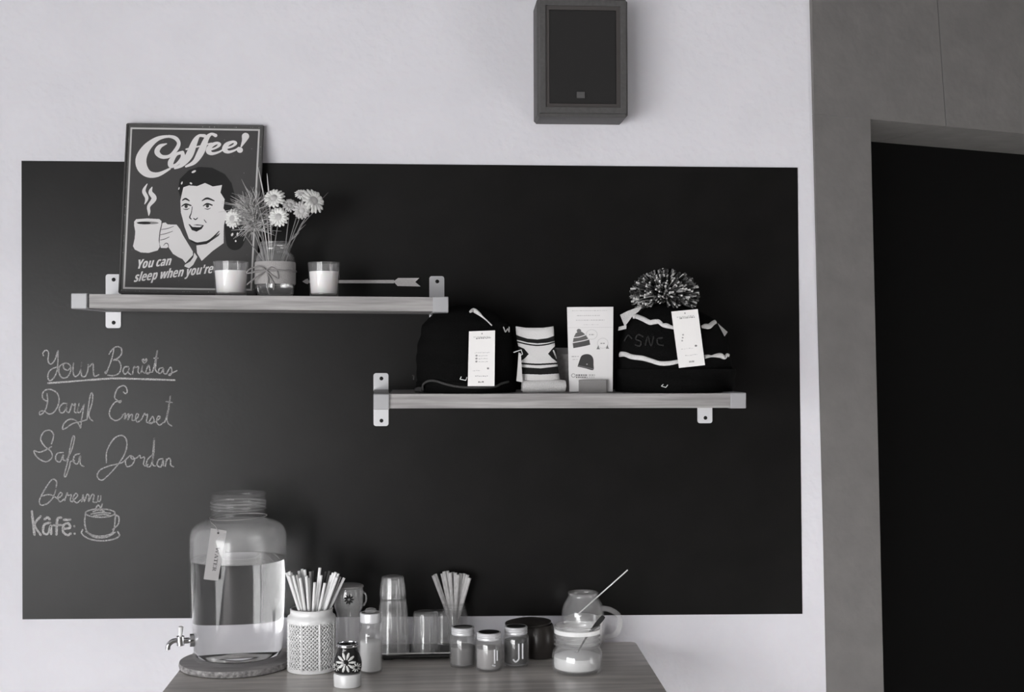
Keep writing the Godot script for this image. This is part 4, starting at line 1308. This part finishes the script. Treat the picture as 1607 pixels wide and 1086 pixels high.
# ---------------------------------------------------------------- on the table
func table_things() -> void:
	dispenser()
	straw_pot()
	daisy_shaker()
	glass_pourer()
	sugar_jar()
	tray()
	stir_jar()
	spice_jars()
	dark_pot()
	glass_mug()
	big_jar()
func dispenser() -> void:
	var cb := T(370, 1045)
	var s := mpp(cb)
	var o := thing("wooden_coaster", "round wooden slab with a bark edge under the water dispenser", "coaster", cb)
	var st := mb()
	lathe(st, at(cb), V([86 * s, 10.5 * s, 84 * s, 11 * s, 0, 11 * s]), 56); put("slab_top", st, M.coaster, o)
	st = mb()
	lathe(st, at(cb), V([0, 0, 82 * s, 0, 86 * s, 2 * s, 87 * s, 6 * s, 86 * s, 10.5 * s]), 56); put("bark_edge", st, M.bark, o)
	var b := cb + Vector3((374.5 - 370) * s, 11.05 * s, 0.002)
	s = mpp(b)
	o = thing("water_dispenser", "big clear glass water dispenser with a metal tap and a WATER tag", "dispenser", b)
	var prof := V([58, 0, 65, 1.5, 69.5, 6, 71.5, 14, 73.5, 60, 75.5, 120, 76.3, 180, 76, 196, 73, 206, 66, 213, 55, 217.5, 46, 220, 42.5, 223, 41.8, 228, 41.8, 236, 43.2, 238, 41.8, 240, 42.6, 246, 43.8, 248.5, 42, 251, 42.2, 257, 43.4, 260], s)
	st = mb()
	lathe(st, at(b), shell(prof, 0.0036, 0.008), 72)
	put("glass_body", st, M.clear, o)
	st = mb()
	lathe(st, at(b), V([74.2, 158, 74.4, 180, 74.1, 195, 71.2, 204.5, 65, 211, 54.5, 215.5, 46, 217.8], s), 60)
	put("condensation", st, M.hazy, o, "misted glass above the water")
	st = mb()
	for q in [[236.5, 42.6], [241, 42.6], [246, 42.9]]:
		lathe(st, at(b), V([q[1] - 0.4, q[0] - 1.6, q[1] + 1.2, q[0], q[1] - 0.4, q[0] + 1.6], s), 48)
	put("screw_thread", st, M.milky, o)
	st = mb()
	lathe(st, at(b), V([0, 8.2 * 0 + 5.9, 60, 6.0, 66.0, 9.5, 68.6, 15, 70.6, 60, 72.4, 120, 73.0, 157, 0, 157], s), 72, false, 0.5)
	put("water", st, M.water, o)
	# tap on the left
	st = mb()
	var ty := 36 * s
	var c := b + Vector3(0, ty, 0.012)
	var d := Vector3(-1, 0, 0.25).normalized()
	var e := c + d * 70 * s
	tube(st, [e - d * 0.006, e + d * 0.004], 0.0135, 16)
	tube(st, [e, e + d * 14 * s], 0.0062, 14)
	var v := e + d * 17 * s
	tube(st, [v + Vector3(0, -0.009, 0), v + Vector3(0, 0.010, 0)], [0.0085, 0.0085], 14)
	tube(st, spline([v, v + d * 0.014 + Vector3(0, 0.001, 0), v + d * 0.024 + Vector3(0, -0.006, 0), v + d * 0.026 + Vector3(0, -0.016, 0)], 4), 0.0052, 12)
	put("tap", st, M.chrome, o, "chrome tap")
	st = mb()
	tube(st, [v + Vector3(0, 0.009, 0), v + Vector3(0.001, 0.030, 0)], [0.0035, 0.0055], 12)
	put("tap_lever", st, M.ceramic, o)
	# paper tag on a string
	var tz := b.z + 68 * s
	var im := picture(128, 352, g(0.64))
	for k in 300: im.set_pixel(rng.randi_range(0, 127), rng.randi_range(0, 351), g(rng.randf_range(0.55, 0.72)))
	disc(im, Vector2(64, 24), 8, 8, g(0.12))
	text(im, "WATER", Transform2D(Vector2(0, 1), Vector2(-1.0, 0), Vector2(52, 120)), 44, g(0.3), true, true)
	var q := [P(319.5, 909, tz + 0.012), P(342, 911.5, tz + 0.012), P(355.5, 833, tz), P(331, 829, tz)]
	card(o, "paper_tag", q, im, 0.001, "grey paper tag lettered WATER")
	st = mb()
	var hang := P(343, 835, tz + 0.001)
	tube(st, spline([hang, P(338, 826, tz - 0.002), P(330, 818, tz - 0.012), b + Vector3(-43.5 * s, 223 * s, 0)], 4), 0.0009, 6)
	var ring := []
	for k in 41: ring.append(b + Vector3(cos(TAU * k / 40) * 44 * s, (223 + 1.5 * cos(TAU * k / 40)) * s, sin(TAU * k / 40) * 44 * s))
	tube(st, ring, 0.0009, 6)
	put("string", st, M.twine, o)
func make_straw(m: Material, len: float, r: float, label: String, group: String) -> Node3D:
	var o := thing("paper_straw", label, "straw", Vector3.ZERO, group)
	var st := mb()
	lathe(st, Transform3D(), V([r * 0.8, 0, r, 0, r, len, r * 0.8, len, r * 0.8, 0]), 10)
	put("tube", st, m, o)
	return o
func stand(o: Node3D, foot: Vector3, tip: Vector3) -> void:
	var y := (tip - foot).normalized()
	var x := y.cross(Vector3(0.1, 0.05, 1)).normalized()
	o.transform = Transform3D(Basis(x, y, x.cross(y)), foot)
func straws(called_label: String, group: String, protos: Array, tips: Array, foot_c: Vector3, rin: float, zc: float, len: float) -> void:
	var first := {}
	var made := []
	for i in tips.size():
		var t: Array = tips[i]
		var kind: int = t[2]
		var o: Node3D
		if first.has(kind):
			o = first[kind].duplicate()
			o.name = numbered("paper_straw")
			add_child(o)
		else:
			o = make_straw(protos[kind][0], len, protos[kind][1], "x", group)
			first[kind] = o
		var tip := P(t[0], t[1], zc + t[3])
		var a := foot_c + Vector3(clampf((tip.x - foot_c.x) * -0.25, -rin, rin), 0.0, clampf(t[3] * 0.4, -rin, rin))
		var dir := (tip - a).normalized()
		stand(o, tip - dir * len, tip)
		made.append([t[0], kind, o])
	made.sort_custom(func(p, q): return p[0] < q[0])
	var nth := ["furthest left", "second from the left", "third from the left", "fourth from the left", "fifth from the left", "sixth from the left", "seventh from the left", "eighth from the left", "ninth from the left", "tenth from the left", "eleventh from the left", "twelfth from the left", "thirteenth from the left", "fourteenth from the left", "fifteenth from the left", "sixteenth from the left", "seventeenth from the left", "eighteenth from the left", "nineteenth from the left", "twentieth from the left", "second furthest to the right", "furthest to the right"]
	var count := {}
	for e in made:
		count[e[1]] = count.get(e[1], -1) + 1
		var i: int = count[e[1]]
		e[2].set_meta("label", called_label % [protos[e[1]][2], nth[i]])
func straw_pot() -> void:
	var b := T(489, 1051)
	var s := mpp(b)
	var o := thing("lattice_pot", "white ceramic pot with a lattice pattern beside the water dispenser", "pot", b)
	var st := mb()
	var outer := V([36, 0, 37.5, 1.5, 37.8, 4, 37.8, 6], s)
	lathe(st, at(b), V([0, 0, 36, 0, 38, 1.5, 38.2, 6, 36.5, 7, 35.5, 5, 0, 5], s), 48)
	put("base", st, M.ceramic, o)
	st = mb()
	lathe(st, at(b), V([36.3, 76, 38.2, 76.5, 38.4, 81, 37, 85, 34, 87, 33, 90, 33, 94, 33.6, 96, 32, 97, 30.5, 96, 30.5, 86, 33, 82, 35, 76], s), 48, true)
	put("rim", st, M.ceramic, o)
	# lattice of crossing strands between base and rim, with upright ribs
	st = mb()
	var n := 38
	for k in n:
		for dirn in [-1, 1]:
			var pts := []
			for i in 15:
				var t := i / 14.0
				var a: float = TAU * k / n + dirn * t * 2.0
				var r: float = (36.6 + 0.7 * dirn * (1 if (i % 2) else -1)) * s
				pts.append(b + Vector3(cos(a) * r, lerpf(5.5, 77, t) * s, sin(a) * r))
			tube(st, pts, 0.95 * s, 6)
	var lat := put("lattice", st, M.ceramic, o)
	lat.set_meta("kind", "stuff")
	for k in 8:
		st = mb()
		var a := TAU * k / 8 + 0.35
		tube(st, [b + Vector3(cos(a) * 37.2 * s, 5 * s, sin(a) * 37.2 * s), b + Vector3(cos(a) * 37.2 * s, 78 * s, sin(a) * 37.2 * s)], 1.7 * s, 8)
		put("rib", st, M.ceramic, o)
	st = mb()
	lathe(st, at(b), V([30, 5.2, 32.6, 5.2, 33.4, 40, 32.6, 76, 31.6, 84, 30.4, 84, 31.4, 70, 32, 40, 31, 7, 0, 7, 0, 5.2], s), 40)
	put("liner", st, M.tray_rim, o)
	var tips := []
	for e in [[450, 899, 0, 0.014], [454, 897, 0, 0.022], [457, 899, 0, 0.010], [460, 903, 0, 0.024], [463, 905, 0, 0.016], [466, 902, 1, 0.022], [469, 896, 0, 0.0], [474, 893, 0, -0.006], [478, 894, 0, 0.004], [481, 904, 0, 0.024], [484, 907, 0, 0.018], [487, 897, 1, -0.008],
		[494, 914, 0, 0.026], [491, 896, 2, -0.012], [502, 891, 0, 0.006], [504, 903, 0, 0.016], [510, 915, 0, 0.024], [512, 897, 2, -0.014], [517, 896, 2, -0.012], [523, 899, 0, 0.008], [527, 898, 0, 0.014], [531, 900, 0, 0.010], [534, 905, 1, 0.004], [540, 907, 0, 0.0], [529, 906, 0, 0.018], [453, 903, 0, 0.027], [471, 907, 0, 0.028], [520, 903, 0, -0.002]]: tips.append(e)
	straws("%s straw in the white lattice pot, its tip %s", "straws in the lattice pot", [[M.straw, 0.0031, "white paper"], [M.straw_grey, 0.0030, "light grey paper"], [M.straw_dark, 0.0030, "dark paper"]], tips, b + Vector3(0, 8 * s, 0), 0.026, b.z, 0.195)
func daisy_shaker() -> void:
	var b := T(545.5, 1076)
	var s := mpp(b)
	var o := thing("daisy_shaker", "small dark glass jar painted with a pale daisy on a white base", "jar", b)
	var st := mb()
	lathe(st, at(b), V([0, 0, 20, 0, 21.5, 1, 21.8, 18, 20.5, 20.5, 15, 21.5, 0, 21.5], s), 40)
	put("base", st, M.ceramic, o)
	st = mb()
	lathe(st, at(b), shell(V([17, 21.7, 20.5, 23, 22.4, 29, 22.3, 37, 20.5, 45, 17.5, 53, 15.8, 59, 15.6, 63], s), 0.002, 0.004), 40)
	put("bowl", st, M.flower_glass, o)
	st = mb()
	lathe(st, at(b), V([15.5, 61, 17.2, 62, 17.6, 64.5, 16.6, 66.5, 15, 66.5, 14.6, 64, 14.8, 61], s), 36, true)
	put("rim", st, M.chrome, o)
	# the daisy is painted relief on the glass
	var rad := func(y: float) -> float:
		var pr := [[23, 20.5], [29, 22.4], [37, 22.3], [45, 20.5], [53, 17.5], [59, 15.8]]
		for i in pr.size() - 1:
			if y <= pr[i + 1][0]: return lerpf(pr[i][1], pr[i + 1][1], clampf((y - pr[i][0]) / (pr[i + 1][0] - pr[i][0]), 0, 1))
		return 15.8
	var on := func(x: float, y: float, lift: float) -> Vector3:
		var r: float = rad.call(y) + lift
		return b + Vector3(x, y, sqrt(maxf(r * r - x * x, 0.0))) * s
	var flower := func(cx: float, cy: float, r: float, n: int):
		for k in n:
			var a := TAU * k / n
			var t := mb()
			tube(t, [on.call(cx + cos(a) * r * 0.3, cy + sin(a) * r * 0.3, 0.3), on.call(cx + cos(a) * r * 0.7, cy + sin(a) * r * 0.7, 0.3), on.call(cx + cos(a) * r, cy + sin(a) * r, 0.3)], [r * 0.05 * s, r * 0.15 * s, r * 0.08 * s], 8, 0.3, Vector3(0, 0, 1))
			put("painted_petal", t, M.petal, o)
		var t2 := mb()
		tube(t2, [on.call(cx, cy - r * 0.1, 0.35), on.call(cx, cy + r * 0.14, 0.35)], r * 0.2 * s, 10, 0.4, Vector3(0, 0, 1))
		put("painted_centre", t2, M.wick, o)
	flower.call(-1.5, 40.5, 15.0, 10)
	flower.call(14.5, 32.0, 7.0, 10)
	flower.call(-17.0, 32.5, 6.0, 9)
func glass_pourer() -> void:
	var b := T(547, 1041)
	var s := mpp(b)
	var o := thing("glass_jar", "tall clear glass jar with a wide flower-printed top behind the daisy jar", "jar", b)
	var st := mb()
	lathe(st, at(b), shell(V([16, 0, 18, 1.5, 18.3, 40, 17.8, 70, 18.5, 80, 22, 88, 23.4, 94, 23.6, 114, 22.8, 119], s), 0.002, 0.005), 40)
	put("glass", st, M.milky, o)
	st = mb()
	lathe(st, at(b), V([0, 119.6, 22.6, 119.6, 23.8, 120.2, 23.6, 122.2, 21, 123.4, 0, 124], s), 40)
	put("lid", st, M.card_grey, o)
	st = mb()
	for k in 9:
		var a := TAU * k / 9
		var f := func(q: float) -> Vector3:
			var x := 2.0 + cos(a) * q
			return b + Vector3(x, 104 + sin(a) * q, sqrt(23.9 * 23.9 - x * x)) * s
		tube(st, [f.call(2.0), f.call(5.0), f.call(8.0)], [0.8 * s, 1.5 * s, 0.5 * s], 6, 0.3, Vector3(0, 0, 1))
	put("flower_print", st, M.wick, o)
	# the loop of the handle to the right
	st = mb()
	tube(st, spline([b + Vector3(22, 112, 0) * s, b + Vector3(27, 108, 2) * s, b + Vector3(27.5, 98, 2) * s, b + Vector3(23, 90, 0) * s], 5), 1.6 * s, 10)
	put("handle", st, M.milky, o)
func mason(b: Vector3, s: float, hw: float, h: float, neck: float, o: Node3D, m: Material) -> void:
	var st := mb()
	lathe(st, at(b), shell(V([hw * 0.8, 0, hw * 0.94, 1, hw, 4, hw, h * 0.70, hw * 0.97, h * 0.76, neck * 1.02, h * 0.84, neck * 0.96, h * 0.86, neck * 0.96, h], s), 0.0022, 0.004), 40)
	put("glass", st, m, o)
func screw_lid(b: Vector3, s: float, y0: float, y1: float, r: float, o: Node3D, top: Material) -> void:
	var st := mb()
	var p := [Vector2(r, y0) * s]
	for k in 3:
		var y := lerpf(y0, y1, (k + 0.5) / 3.3)
		p.append_array([Vector2(r + 0.7, y) * s, Vector2(r, y + (y1 - y0) * 0.16) * s])
	p.append_array([Vector2(r + 0.6, y1 - 0.8) * s, Vector2(r - 0.4, y1) * s, Vector2(r - 2.2, y1) * s])
	lathe(st, at(b), p, 40)
	put("lid_band", st, M.lid_band, o)
	st = mb()
	lathe(st, at(b), V([r - 2.2, y1 - 0.1, r - 3.0, y1 - 0.8, 0, y1 - 0.6], s), 40)
	put("lid_disc", st, top, o)
func sugar_jar() -> void:
	var b := T(582, 1055)
	var s := mpp(b)
	var o := thing("sugar_jar", "clear mason jar of white sugar with a metal lid, left of the stacked tumblers", "jar", b)
	mason(b, s, 18.5, 82, 15.5, o, M.faint)
	var st := mb()
	lathe(st, at(b), V([0, 4, 15, 4, 16.6, 6, 16.6, 48, 15, 50, 6, 52, 0, 51.4], s), 36)
	put("sugar", st, M.sugar, o)
	screw_lid(b, s, 79, 94, 16.4, o, M.card_grey)
	st = mb()
	lathe(st, at(b), V([0, 93.4, 9, 94.2, 9.6, 96, 7.5, 99.5, 3, 101.4, 0, 101.8], s), 30)
	put("knob", st, M.milky, o)
func tumbler(b: Vector3, s: float, h: float, rt: float, rb: float, o: Node3D) -> void:   # upside down: its mouth on the tray
	var st := mb()
	lathe(st, at(b), V([rb, 0, rb - 1.4, 0.4, rt - 0.6, h - 6, rt - 2.0, h - 4.0, 0, h - 3.4, 0, h - 0.4, rt - 1.4, h, rt, h - 1.2, rt + 0.6, h - 7, rb + 0.4, 1.5].map(func(v): return float(v)), s), 40)
	var f := st
	put("glass", st, M.milky, o)
	# facets pressed into the wall
	for k in 10:
		st = mb()
		var a := TAU * k / 10
		var d := Vector3(cos(a), 0, sin(a))
		tube(st, [b + (d * (rb + 0.1) + Vector3.UP * 4) * s, b + (d * (rt + 0.9) + Vector3.UP * (h - 10)) * s], [1.3 * s, 0.9 * s], 6, 0.4, d)
		put("facet", st, M.milky, o)
func tray() -> void:
	var a := T(590, 1038)
	var c := T(742, 1038)
	var zb := 0.07
	var o := thing("serving_tray", "black serving tray with a pale rim under the upturned tumblers", "tray", Vector3((a.x + c.x) / 2, TABLE_Y, (a.z + zb) / 2))
	var st := mb()
	var mid := Vector3((a.x + c.x) / 2, TABLE_Y + 0.0095, (a.z + zb) / 2)
	cbox(st, at(mid), Vector3(c.x - a.x, 0.010, a.z - zb), 0.003)
	for x in [-0.08, 0.08]:
		for z in [-0.03, 0.03]: cbox(st, at(mid + Vector3(x, -0.007, z)), Vector3(0.02, 0.005, 0.02), 0.0008)
	put("tray_body", st, M.tray, o)
	st = mb()
	var w := (c.x - a.x) / 2 - 0.001
	var d := (a.z - zb) / 2 - 0.001
	var pts := []
	for k in 41:
		var t := TAU * k / 40
		pts.append(mid + Vector3(w * signf(cos(t)) * pow(absf(cos(t)), 0.25), 0.0062, d * signf(sin(t)) * pow(absf(sin(t)), 0.25)))
	tube(st, pts, 0.0016, 8)
	put("rim", st, M.tray_rim, o)
	var ty := mid.y + 0.0053
	var b := T(617.5, 1024, ty)
	var s := mpp(b)
	for e in [[0.0, 63.0, 20.5, 24.5, "lower of the two nested upturned tumblers, its rim on the black tray"], [22.0, 63.0, 20.5, 24.5, "outer upturned tumbler slipped over another, rim above the tray"], [85.3, 34.0, 17.5, 20.2, "small upturned tumbler on top of the nested pair of tumblers"]]:
		var p := b + Vector3(-0.01 * e[0] * s, e[0] * s + 0.0002, 0)
		var t := thing("glass_tumbler", e[4], "tumbler", p, "upturned tumblers on the tray")
		tumbler(p, s, e[1], e[2], e[3], t)
	for e in [[668, 1022, "single upturned tumbler on the black tray, right of the stack", 62.0, 19.0], [697, 1009, "upturned tumbler at the tray's right back, behind a spice jar", 50.0, 18.0]]:
		var p := T(e[0], e[1], ty)
		var t := thing("glass_tumbler", e[2], "tumbler", p, "upturned tumblers on the tray")
		tumbler(p, mpp(p), e[3], e[4], 22.5, t)
func stir_jar() -> void:
	var b := T(712, 1019)
	b.z = 0.045
	b.x = P(713, 1000, 0.045).x
	b.y = TABLE_Y
	var s := mpp(b)
	var o := thing("straw_jar", "clear glass jar holding a bunch of paper straws behind the tray", "jar", b)
	var top := (T(713, 1016).y + 0.0)
	mason(b, s, 21, 70, 18.5, o, M.pane)
	var st := mb()
	for y in [60.0, 64.0, 68.0]: lathe(st, at(b), V([18.2, y - 1.0, 19.2, y, 18.2, y + 1.0], s), 32)
	put("thread", st, M.pane, o)
	var tips := []
	for e in [[680, 903, 0, 0.0], [683, 901, 0, -0.004], [694, 900, 0, -0.004], [697, 897, 0, 0.004], [702, 896, 0, 0.0], [706, 899, 0, 0.008], [711, 898, 0, -0.004], [715, 899, 0, 0.004], [719, 902, 0, 0.010], [723, 900, 0, 0.0], [729, 900, 0, -0.004], [734, 902, 0, 0.002], [737, 907, 0, 0.006]]: tips.append(e)
	straws("%s straw in the clear jar, its tip %s", "straws in the clear jar", [[M.wrapper, 0.0042, "wrapped paper"]], tips, b + Vector3(0, 5 * s, 0), 0.012, b.z, 0.150)
func spice_jars() -> void:
	var n := 0
	for e in [[726.5, 1045, 21.3, 62, 17.5, M.spice, 0.62, "small spice jar left of three, with grey contents"], [767.5, 1051, 21.3, 60, 18.5, M.spice_pale, 0.72, "small spice jar in the middle of three, standing furthest forward, pale contents"], [810, 1044, 20.5, 62, 17.5, M.spice_dark, 0.8, "small spice jar right of three, with dark contents"]]:
		var b := T(e[0], e[1])
		var s := mpp(b)
		var o := thing("spice_jar", e[7], "jar", b, "small lidded spice jars")
		var h: float = e[3] - 12.0
		mason(b, s, e[2], h + 10, e[4] - 1.0, o, M.pane)
		var st := mb()
		var r: float = e[2] - 2.2
		lathe(st, at(b), V([0, 3.6, r - 3, 3.6, r, 6, r, h * e[6], r - 2, h * e[6] + 1, 0, h * e[6] + 0.4], s), 36)
		put("spice", st, e[5], o)
		screw_lid(b, s, h, h + 11.5, e[4], o, M.lid_top)
		if n != 0:
			# short label strokes on the glass
			st = mb()
			for l in ([[3, 14, 3, 38], [9, 14, 9, 38], [3, 14, -2, 10, -6, 14]] if n == 2 else [[8, 14, 8, 36], [12, 18, 12, 34], [4, 12, 9, 10]]):
				var pts := []
				for i in range(0, l.size(), 2): pts.append(b + Vector3(l[i], l[i + 1], sqrt((e[2] + 0.3) * (e[2] + 0.3) - l[i] * l[i])) * s)
				tube(st, spline(pts, 4), 1.3 * s, 6, 0.3, Vector3(0, 0, 1))
			put("painted_mark", st, M.paper, o)
		n += 1
func dark_pot() -> void:
	var b := T(845, 1030)
	var s := mpp(b)
	var o := thing("brown_pot", "dark brown lidded pot standing behind the spice jars", "pot", b)
	var st := mb()
	lathe(st, at(b), shell(V([22, 0, 25, 1, 27, 12, 28, 26, 27, 40, 24, 47, 23.5, 50], s), 0.004, 0.005), 40)
	put("pot_body", st, M.brown, o)
	st = mb()
	lathe(st, Transform3D(Basis(Vector3(0, 0, 1), 0.04), b + Vector3(-14 * s, 0.5 * s, 0)), V([0, 49.6, 34, 50.2, 36.5, 52, 36, 54, 26, 56.5, 0, 58], s), 44)
	put("lid", st, M.brown, o)
func glass_mug() -> void:
	var b := T(915, 1016)
	var s := mpp(b)
	var o := thing("glass_mug", "round glass mug with a handle behind the large sugar jar", "mug", b)
	var st := mb()
	lathe(st, at(b), shell(V([26, 0, 32, 2, 34, 10, 34, 45, 33, 58, 29.5, 70, 24.5, 78, 23, 81, 23, 84, 24.2, 86], s), 0.003, 0.006), 48)
	put("glass", st, M.faint, o)
	st = mb()
	tube(st, spline([b + Vector3(30, 62, 6) * s, b + Vector3(42, 60, 10) * s, b + Vector3(54, 52, 12) * s, b + Vector3(57, 38, 12) * s, b + Vector3(50, 22, 10) * s, b + Vector3(33, 16, 6) * s], 6), 4.2 * s, 12, 0.8)
	put("handle", st, M.milky, o)
	st = mb()
	lathe(st, at(b), V([0, 6.4, 28, 6.4, 30.4, 10, 30.4, 46, 20, 50, 0, 49], s), 40)
	put("sugar", st, M.sugar, o)
	o = thing("stir_stick", "thin pale stick leaning out of the glass mug to the right", "stick", b + Vector3(0, 60 * s, 0))
	st = mb()
	tube(st, [b + Vector3(-14, 48, 4) * s, P(985, 894.5, b.z + 0.004)], [0.0016, 0.0014], 8)
	put("shaft", st, M.straw, o)
func big_jar() -> void:
	var b := T(906, 1054)
	var s := mpp(b)
	var o := thing("large_jar", "wide open-necked glass jar of sugar with a dark spoon, right end of table", "jar", b)
	var prof := [Vector2(32, 0), Vector2(37, 1.5), Vector2(39.4, 6), Vector2(40, 14), Vector2(39.6, 28), Vector2(38, 34), Vector2(34.5, 38), Vector2(33.8, 40)]
	for k in 3:
		prof.append_array([Vector2(35.4, 43.5 + k * 7.0), Vector2(33.8, 46.0 + k * 7.0)])
	prof.append_array([Vector2(33.8, 68), Vector2(35.6, 71), Vector2(35.4, 73)])
	for i in prof.size(): prof[i] *= s
	var st := mb()
	lathe(st, at(b), shell(prof, 0.0028, 0.006), 56)
	put("glass", st, M.faint, o)
	st = mb()
	lathe(st, at(b), V([34.4, 61, 36.2, 61.5, 36.4, 68, 34.6, 68.6], s), 56)
	put("white_ring", st, M.ceramic, o)
	st = mb()
	for y in [43.5, 50.5, 57.5]: lathe(st, at(b), V([34.4, y - 1.6, 36.4, y, 34.4, y + 1.6], s), 48)
	lathe(st, at(b), V([34.2, 70.5, 36.4, 72.2, 34.6, 74.2], s), 48)
	put("screw_thread", st, M.milky, o)
	st = mb()
	var sp := V([0, 5, 30, 5.2, 36, 8, 36.6, 14, 36.2, 25, 28, 28, 12, 31, 0, 31.5], s)
	lathe(st, at(b), sp, 48)
	put("sugar", st, M.sugar, o)
	o = thing("spoon", "dark handled spoon leaning in the large sugar jar", "spoon", P(928, 995, b.z))
	st = mb()
	var p0 := P(907, 1023, b.z + 0.008)
	var p1 := P(921, 999, b.z + 0.012)
	var p2 := P(947.5, 967, b.z + 0.018)
	tube(st, spline([p0, p1, p1.lerp(p2, 0.5), p2], 5), [0.0016, 0.0017, 0.0018, 0.002, 0.0022, 0.0025, 0.003, 0.0035, 0.004, 0.0045, 0.005, 0.0054, 0.0056, 0.0056, 0.0052, 0.0044], 12, 0.6)
	put("handle", st, M.wick, o, "dark handle")
	st = mb()
	var dd := (p0 - p1).normalized()
	tube(st, [p0 - dd * 0.002, p0 + dd * 0.008, p0 + dd * 0.018, p0 + dd * 0.028], [0.002, 0.008, 0.009, 0.003], 12, 0.35)
	put("bowl", st, M.chrome, o)
